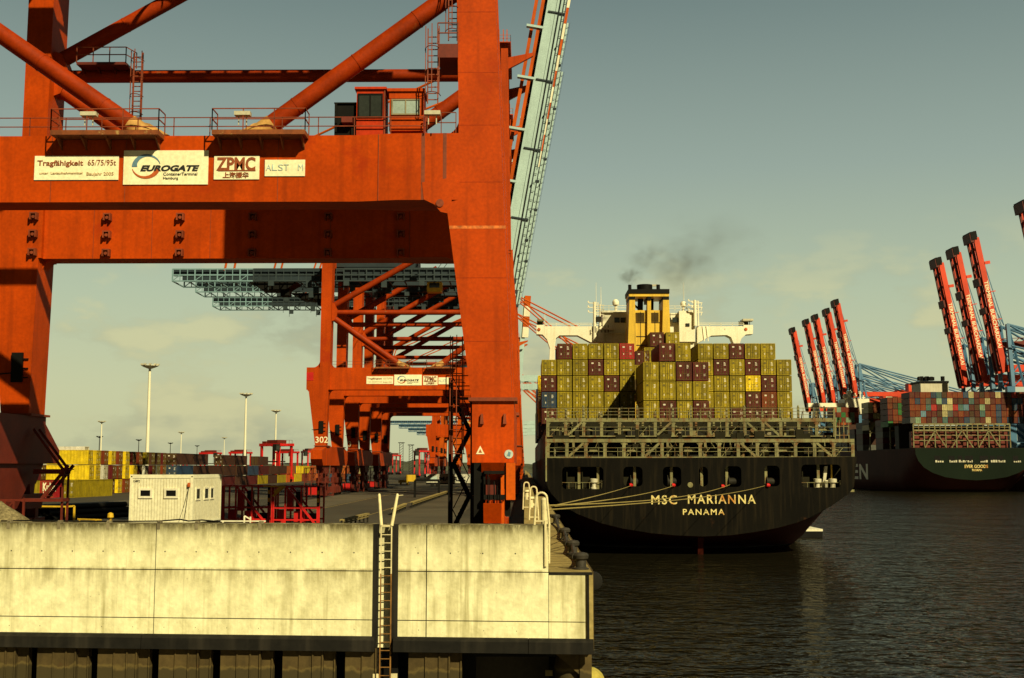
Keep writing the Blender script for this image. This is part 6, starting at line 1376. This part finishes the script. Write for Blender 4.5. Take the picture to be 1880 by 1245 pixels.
# ================================================================ things just behind the wall
# cream site cabin
ca = thing('site_cabin', 'cream prefabricated site cabin with small framed windows behind the concrete wall', 'site cabin', (0,0,0))
def site_cabin():
    L_, W_, H_ = 4.05, 4.9, 2.92
    c0 = W(352.5, 957, 71.5); ca.location = (c0.x, 71.5, 7.92); ca.scale = (.955,.955,.955); ca.rotation_euler = (0,0,math.radians(-6))
    def part(mb, name, mat, p=ca): o = mb.build(name, M[mat]); o.parent = p; return o
    mb = MB(); mb.box(-L_, 0, 0, W_, 0, H_); part(mb, 'body', 'cabin')
    mb = MB()
    for x in (-L_, -.12): mb.box(x-.02, x+.14, -.03, .12, -.02, H_+.03); mb.box(x-.02, x+.14, W_-.1, W_+.03, -.02, H_+.03)
    mb.box(-L_+.14, -.14, -.028, .1, H_-.2, H_+.028); mb.box(-L_+.14, -.14, -.028, .1, -.018, .12); mb.box(-.1, .018, .12, W_-.1, H_-.2, H_+.028); mb.box(-.1, .018, .12, W_-.1, -.018, .12); part(mb, 'frame', 'cabin')
    mb = MB()
    for i in range(20): x = -L_+.3+.185*i; mb.box(x, x+.015, -.006, 0, .12, H_-.2)
    for i in range(20): y = .3+.235*i; mb.box(0, .006, y, y+.015, .12, H_-.2)
    part(mb, 'panel_seam', 'plank')
    for a, b in ((-3.36, -2.72), (-1.70, -1.06)):
        z0, z1 = 1.62, 1.98; mb = MB(); t = .13; mb.box(a-t, b+t, -.07, 0, z1, z1+t); mb.box(a-t, b+t, -.07, 0, z0-t, z0); mb.box(a-t, a, -.07, 0, z0, z1); mb.box(b, b+t, -.07, 0, z0, z1); f = part(mb, 'window', 'white')
        mb = MB(); mb.box(a, b, -.03, -.005, z0, z1); part(mb, 'pane', 'black', f)
    for a, b in ((.55, 1.15), (1.95, 2.6), (3.0, 3.5)):
        z0, z1 = 1.45, 2.05; t = .1; mb = MB(); mb.box(0, .05, a-t, b+t, z1, z1+t); mb.box(0, .05, a-t, b+t, z0-t, z0); mb.box(0, .05, a-t, a, z0, z1); mb.box(0, .05, b, b+t, z0, z1); f = part(mb, 'window', 'white')
        mb = MB(); mb.box(.005, .02, a, b, z0, z1); part(mb, 'pane', 'glass', f)
    mb = MB(); mb.box(-.30, -.16, -.16, -.03, 2.2, 2.45); part(mb, 'alarm_light', 'signorange')
    for k in (0, .08): mb = MB(); mb.path([(-.22, -.1, 2.2), (-.34-k*2, -.12, 1.0), (-.48-k*4, -.1, .1)], .012, 5); part(mb, 'hanging_cable', 'dark')
    t = text_obj('15892', .13, (0,0,0), M['dark'], ca, width=.42); t.location = (-L_+.2, -.012, 2.48)
    mb = MB()
    for x in (-L_+.09, -.06): mb.lathe([(.045,-.02),(.045,.01)], 8, (x, -.02, H_-.09), 'y')
    part(mb, 'lifting_socket', 'black')
    mb = MB(); mb.box(-L_+.1, -.1, .1, W_-.1, (GZ-7.92)/.955, -.02); part(mb, 'support_blocks', 'dark')
site_cabin()
# red steel spreader frames
def red_frame(u0, u1, D, v0, label):
    x0, x1 = X(u0, D), X(u1, D); zt = Z(v0, D, u0); o = thing('steel_frame', label, 'steel frame', ((x0+x1)/2, D, GZ), 'red steel frames behind the wall')
    w = 2.2; t = .13; L_ = x1-x0
    for y in (D, D+w):
        mb = MB()
        for f in (0, .03, .28, .62, .97, 1) if y == D else (0, .28, .62, 1): x = x0+L_*f; mb.bar((x,y,GZ), (x,y,zt), t)
        for z in (zt, GZ+1.65, GZ+.75, GZ+.1): mb.bar((x0,y,z), (x1,y,z), t*.9)
        mb.build('side_frame', M['red'], o)
        mb = MB(); mb.bar((x0+L_*.29,y-.02,zt), (x1-.1,y-.02,GZ+.2), .16, up=(0,1,0)); mb.build('diagonal_brace', M['red'], o)
    mb = MB()
    for x in (x0, x0+L_*.28, x1):
        for z in (zt, GZ+1.65, GZ+.1): mb.bar((x,D,z), (x,D+w,z), t)
    mb.build('cross_bar', M['red'], o)
    mb = MB(); mb.box(x0+L_*.3, x0+L_*.42, D+.2, D+.8, GZ+1.4, zt-.3); mb.box(x0+L_*.45, x0+L_*.66, D+.3, D+1, GZ+.4, GZ+1.4); mb.box(x0+.3, x0+L_*.22, D+1, D+1.6, GZ+.2, GZ+1.5); mb.build('equipment_box', M['red'], o)
    mb = MB(); mb.box(x0+L_*.44, x0+L_*.56, D+1.2, D+1.8, GZ+.3, zt-.4); mb.box(x0+L_*.7, x0+L_*.9, D+1.2, D+1.8, GZ+.3, GZ+1.2); mb.build('dark_box', M['dark'], o)
    for k in range(5):
        mb = MB(); z = zt-1.5+.3*k; mb.box(x1-L_*.02-.09, x1-L_*.02+.09, D-.1, D-.07, z, z+.29); mb.build('warning_stripe', M['yellow'] if k % 2 else M['black'], o)
    return o
fa = red_frame(410, 497, 94, 892.5, 'red welded steel frame beside the cream cabin')
fb = red_frame(501, 587, 93, 893.5, 'red welded steel frame with a yellow slanted bar, beyond the other frame')
mb = MB(); D = 92.8; mb.bar(W(501, 911, D), W(523, 893, D), .16); mb.bar(W(484, 893, D), W(523, 893, D), .12); mb.bar(W(505, 905, D), W(519, 894, D), .3); mb.build('slanted_bar', M['yellow'], fb)
# gravel heap, pipes, yellow trestle
mb = MB(); c = W(0, 957, 66); r_ = random.Random(2); nR, nA = 10, 30; vs = []
for i in range(nR+1):
    for k in range(nA):
        t = 2*math.pi*k/nA; f = i/nR; rad = 3.5*f*(1+.08*r_.random()); h = 2.9*(1-f)**.85+.06*r_.random(); vs.append((c.x+rad*math.cos(t), 66+rad*math.sin(t), GZ+.0+h if i < nR else GZ-.05))
mb.add(vs, [(i*nA+k, i*nA+(k+1) % nA, (i+1)*nA+(k+1) % nA, (i+1)*nA+k) for i in range(nR) for k in range(nA)]); o = mb.build('gravel_heap', M['gravel'], loc=(c.x, 66, GZ)); tag(o, 'heap of pale gravel behind the concrete wall beside the black pipes', 'gravel heap')
k = 0
for row_, n in ((0, 6), (1, 5), (2, 4)):
    for i in range(n):
        x = X(58, 98)+.5*i+.25*row_; y = 96+.3*r_.random(); z = GZ+.45+.24+.43*row_; mb = MB(); mb.tube((x, y, z), (x+3.2, y+9.5, z), .235, 12, cap=False); mb.tube((x+3.2, y+9.5, z), (x, y, z), .19, 12, cap=False)
        o = mb.build('pipe', M['black'], loc=(x, y, z)); tag(o, f"black pipe end, {ORD[i]} from the gravel heap, {('lowest','middle','upper')[row_]} layer of the pipe stack", 'pipe', 'black pipes stacked behind the wall')
ys = thing('trestle', 'yellow tubular trestle over the stacked black pipes', 'trestle', (X(115, 95), 95, GZ))
mb = MB(); zt = Z(929, 95, 130)
for u in (125, 139.5): mb.bar((X(u,95),95,GZ), (X(u,95),95,zt), .13)
mb.bar((X(30,95),95,zt), (X(125,95),95,zt-.05), .12); mb.bar((X(125,95),95,zt-.05), (X(139.5,95),95,zt), .13); mb.bar((X(60,95),95.2,zt-.15), (X(105,95),95.2,zt-.12), .08); mb.build('tube_frame', M['yellow'], ys)
mb = MB(); mb.tube((X(146,94),94,Z(953.5,94)), (X(190,94),94,Z(955,94)), .07, 6); mb.bar((X(180,94),94,GZ), (X(180,94),94,Z(954,94)), .1); mb.bar((X(150,94),94,GZ), (X(150,94),94,Z(954,94)), .1)
o = mb.build('yellow_bar', M['yellow'], loc=(X(160,94), 94, GZ)); tag(o, 'low yellow bar lying on supports between trestle and cream cabin', 'bar')
mb = MB(); x = X(206, 60); mb.lathe([(.10,-.9),(.06,0),(.16,.1),(.14,.28),(.04,.34)], 10, (x, 60, Z(954, 60))); mb.tube((x,60,GZ), (x,60,Z(954,60)-.5), .06, 6); o = mb.build('hydrant', M['yellow'], loc=(x, 60, GZ)); tag(o, 'small yellow valve post showing just above the concrete wall', 'valve post')
mb = MB(); x0, x1 = X(408, 70), X(490, 70); z = Z(957, 70); mb.bar((x0,70,z), (x1,70,z), .07); mb.bar((X(451,70),70,z-.2), (X(451,70),70,z+.3), .08); mb.bar((X(462,70),70,z-.2), (X(462,70),70,z+.25), .08); mb.bar((X(451,70),70,z+.3), (X(462,70),70,z+.1), .07)
for u in (412, 486): mb.bar((X(u,70),70,GZ), (X(u,70),70,z), .08)
o = mb.build('barrier_rail', M['white'], loc=(x0, 70, GZ)); tag(o, 'thin white rail along the foot of the red frames, just above the wall', 'rail')
# low guard rails on the apron
def guard(pts, label, step=1.9, h=.62, base='apron'):
    a, b = Vector(pts[0]), Vector(pts[1]); o = thing('guard_rail', label, 'guard rail', a, 'low guard rails on the quay'); mb = MB()
    mb.bar(a+Vector((0,0,h)), b+Vector((0,0,h)), .34, .16); mb.bar(a+Vector((.05,0,h-.22)), b+Vector((.05,0,h-.22)), .1, .1); mb.build('rail', M['plank'], o); mb = MB(); n = max(2, int((b-a).length/step))
    for i in range(n+1): p = a.lerp(b, i/n); mb.bar(p, p+Vector((0,0,h)), .14)
    mb.build('post', M['dark'], o)
G3 = lambda u, v: (lambda D: (X(u, D), D, GZ))((CAMZ-GZ)*F/(v-857))
guard((G3(757, 931), G3(829, 905)), 'long low guard rail with many posts leading towards the stair tower')
guard((G3(722, 944.5), G3(745, 934)), 'short low guard rail between the wall ladder and the long rail')
guard((G3(629, 972), G3(676, 958)), 'low guard rail just above the concrete wall, near the wall ladder', h=.75)
mb = MB(); D = 190; x0, x1 = X(762, D), X(806, D); zt = Z(882, D, 780)
for x in (x0, x1): mb.bar((x,D,GZ), (x,D,zt), .35)
mb.bar((x0,D,zt), (x1,D,zt), .35); mb.bar((x0,D,zt-.4), (x1,D,zt-.4), .1); o = mb.build('height_gate', M['black'], loc=(x0, D, GZ)); tag(o, 'black portal bar standing before the long white container', 'gate')
mb = MB(); D = 330; x0 = X(745, D); mb.box(x0, x0+2.6, D, D+2, GZ+.8, GZ+2.6); mb.box(x0+.2, x0+.7, D, D+2, GZ, GZ+.8); mb.box(x0-2, x0, D, D+1.8, GZ+.5, GZ+1.2); mb.box(x0-1.6, x0-1.2, D, D+1.8, GZ, GZ+.5)
o = mb.build('yellow_skip', M['yellow'], loc=(x0, D, GZ)); tag(o, 'small yellow loader body on open ground near the far straddle carrier', 'loader')
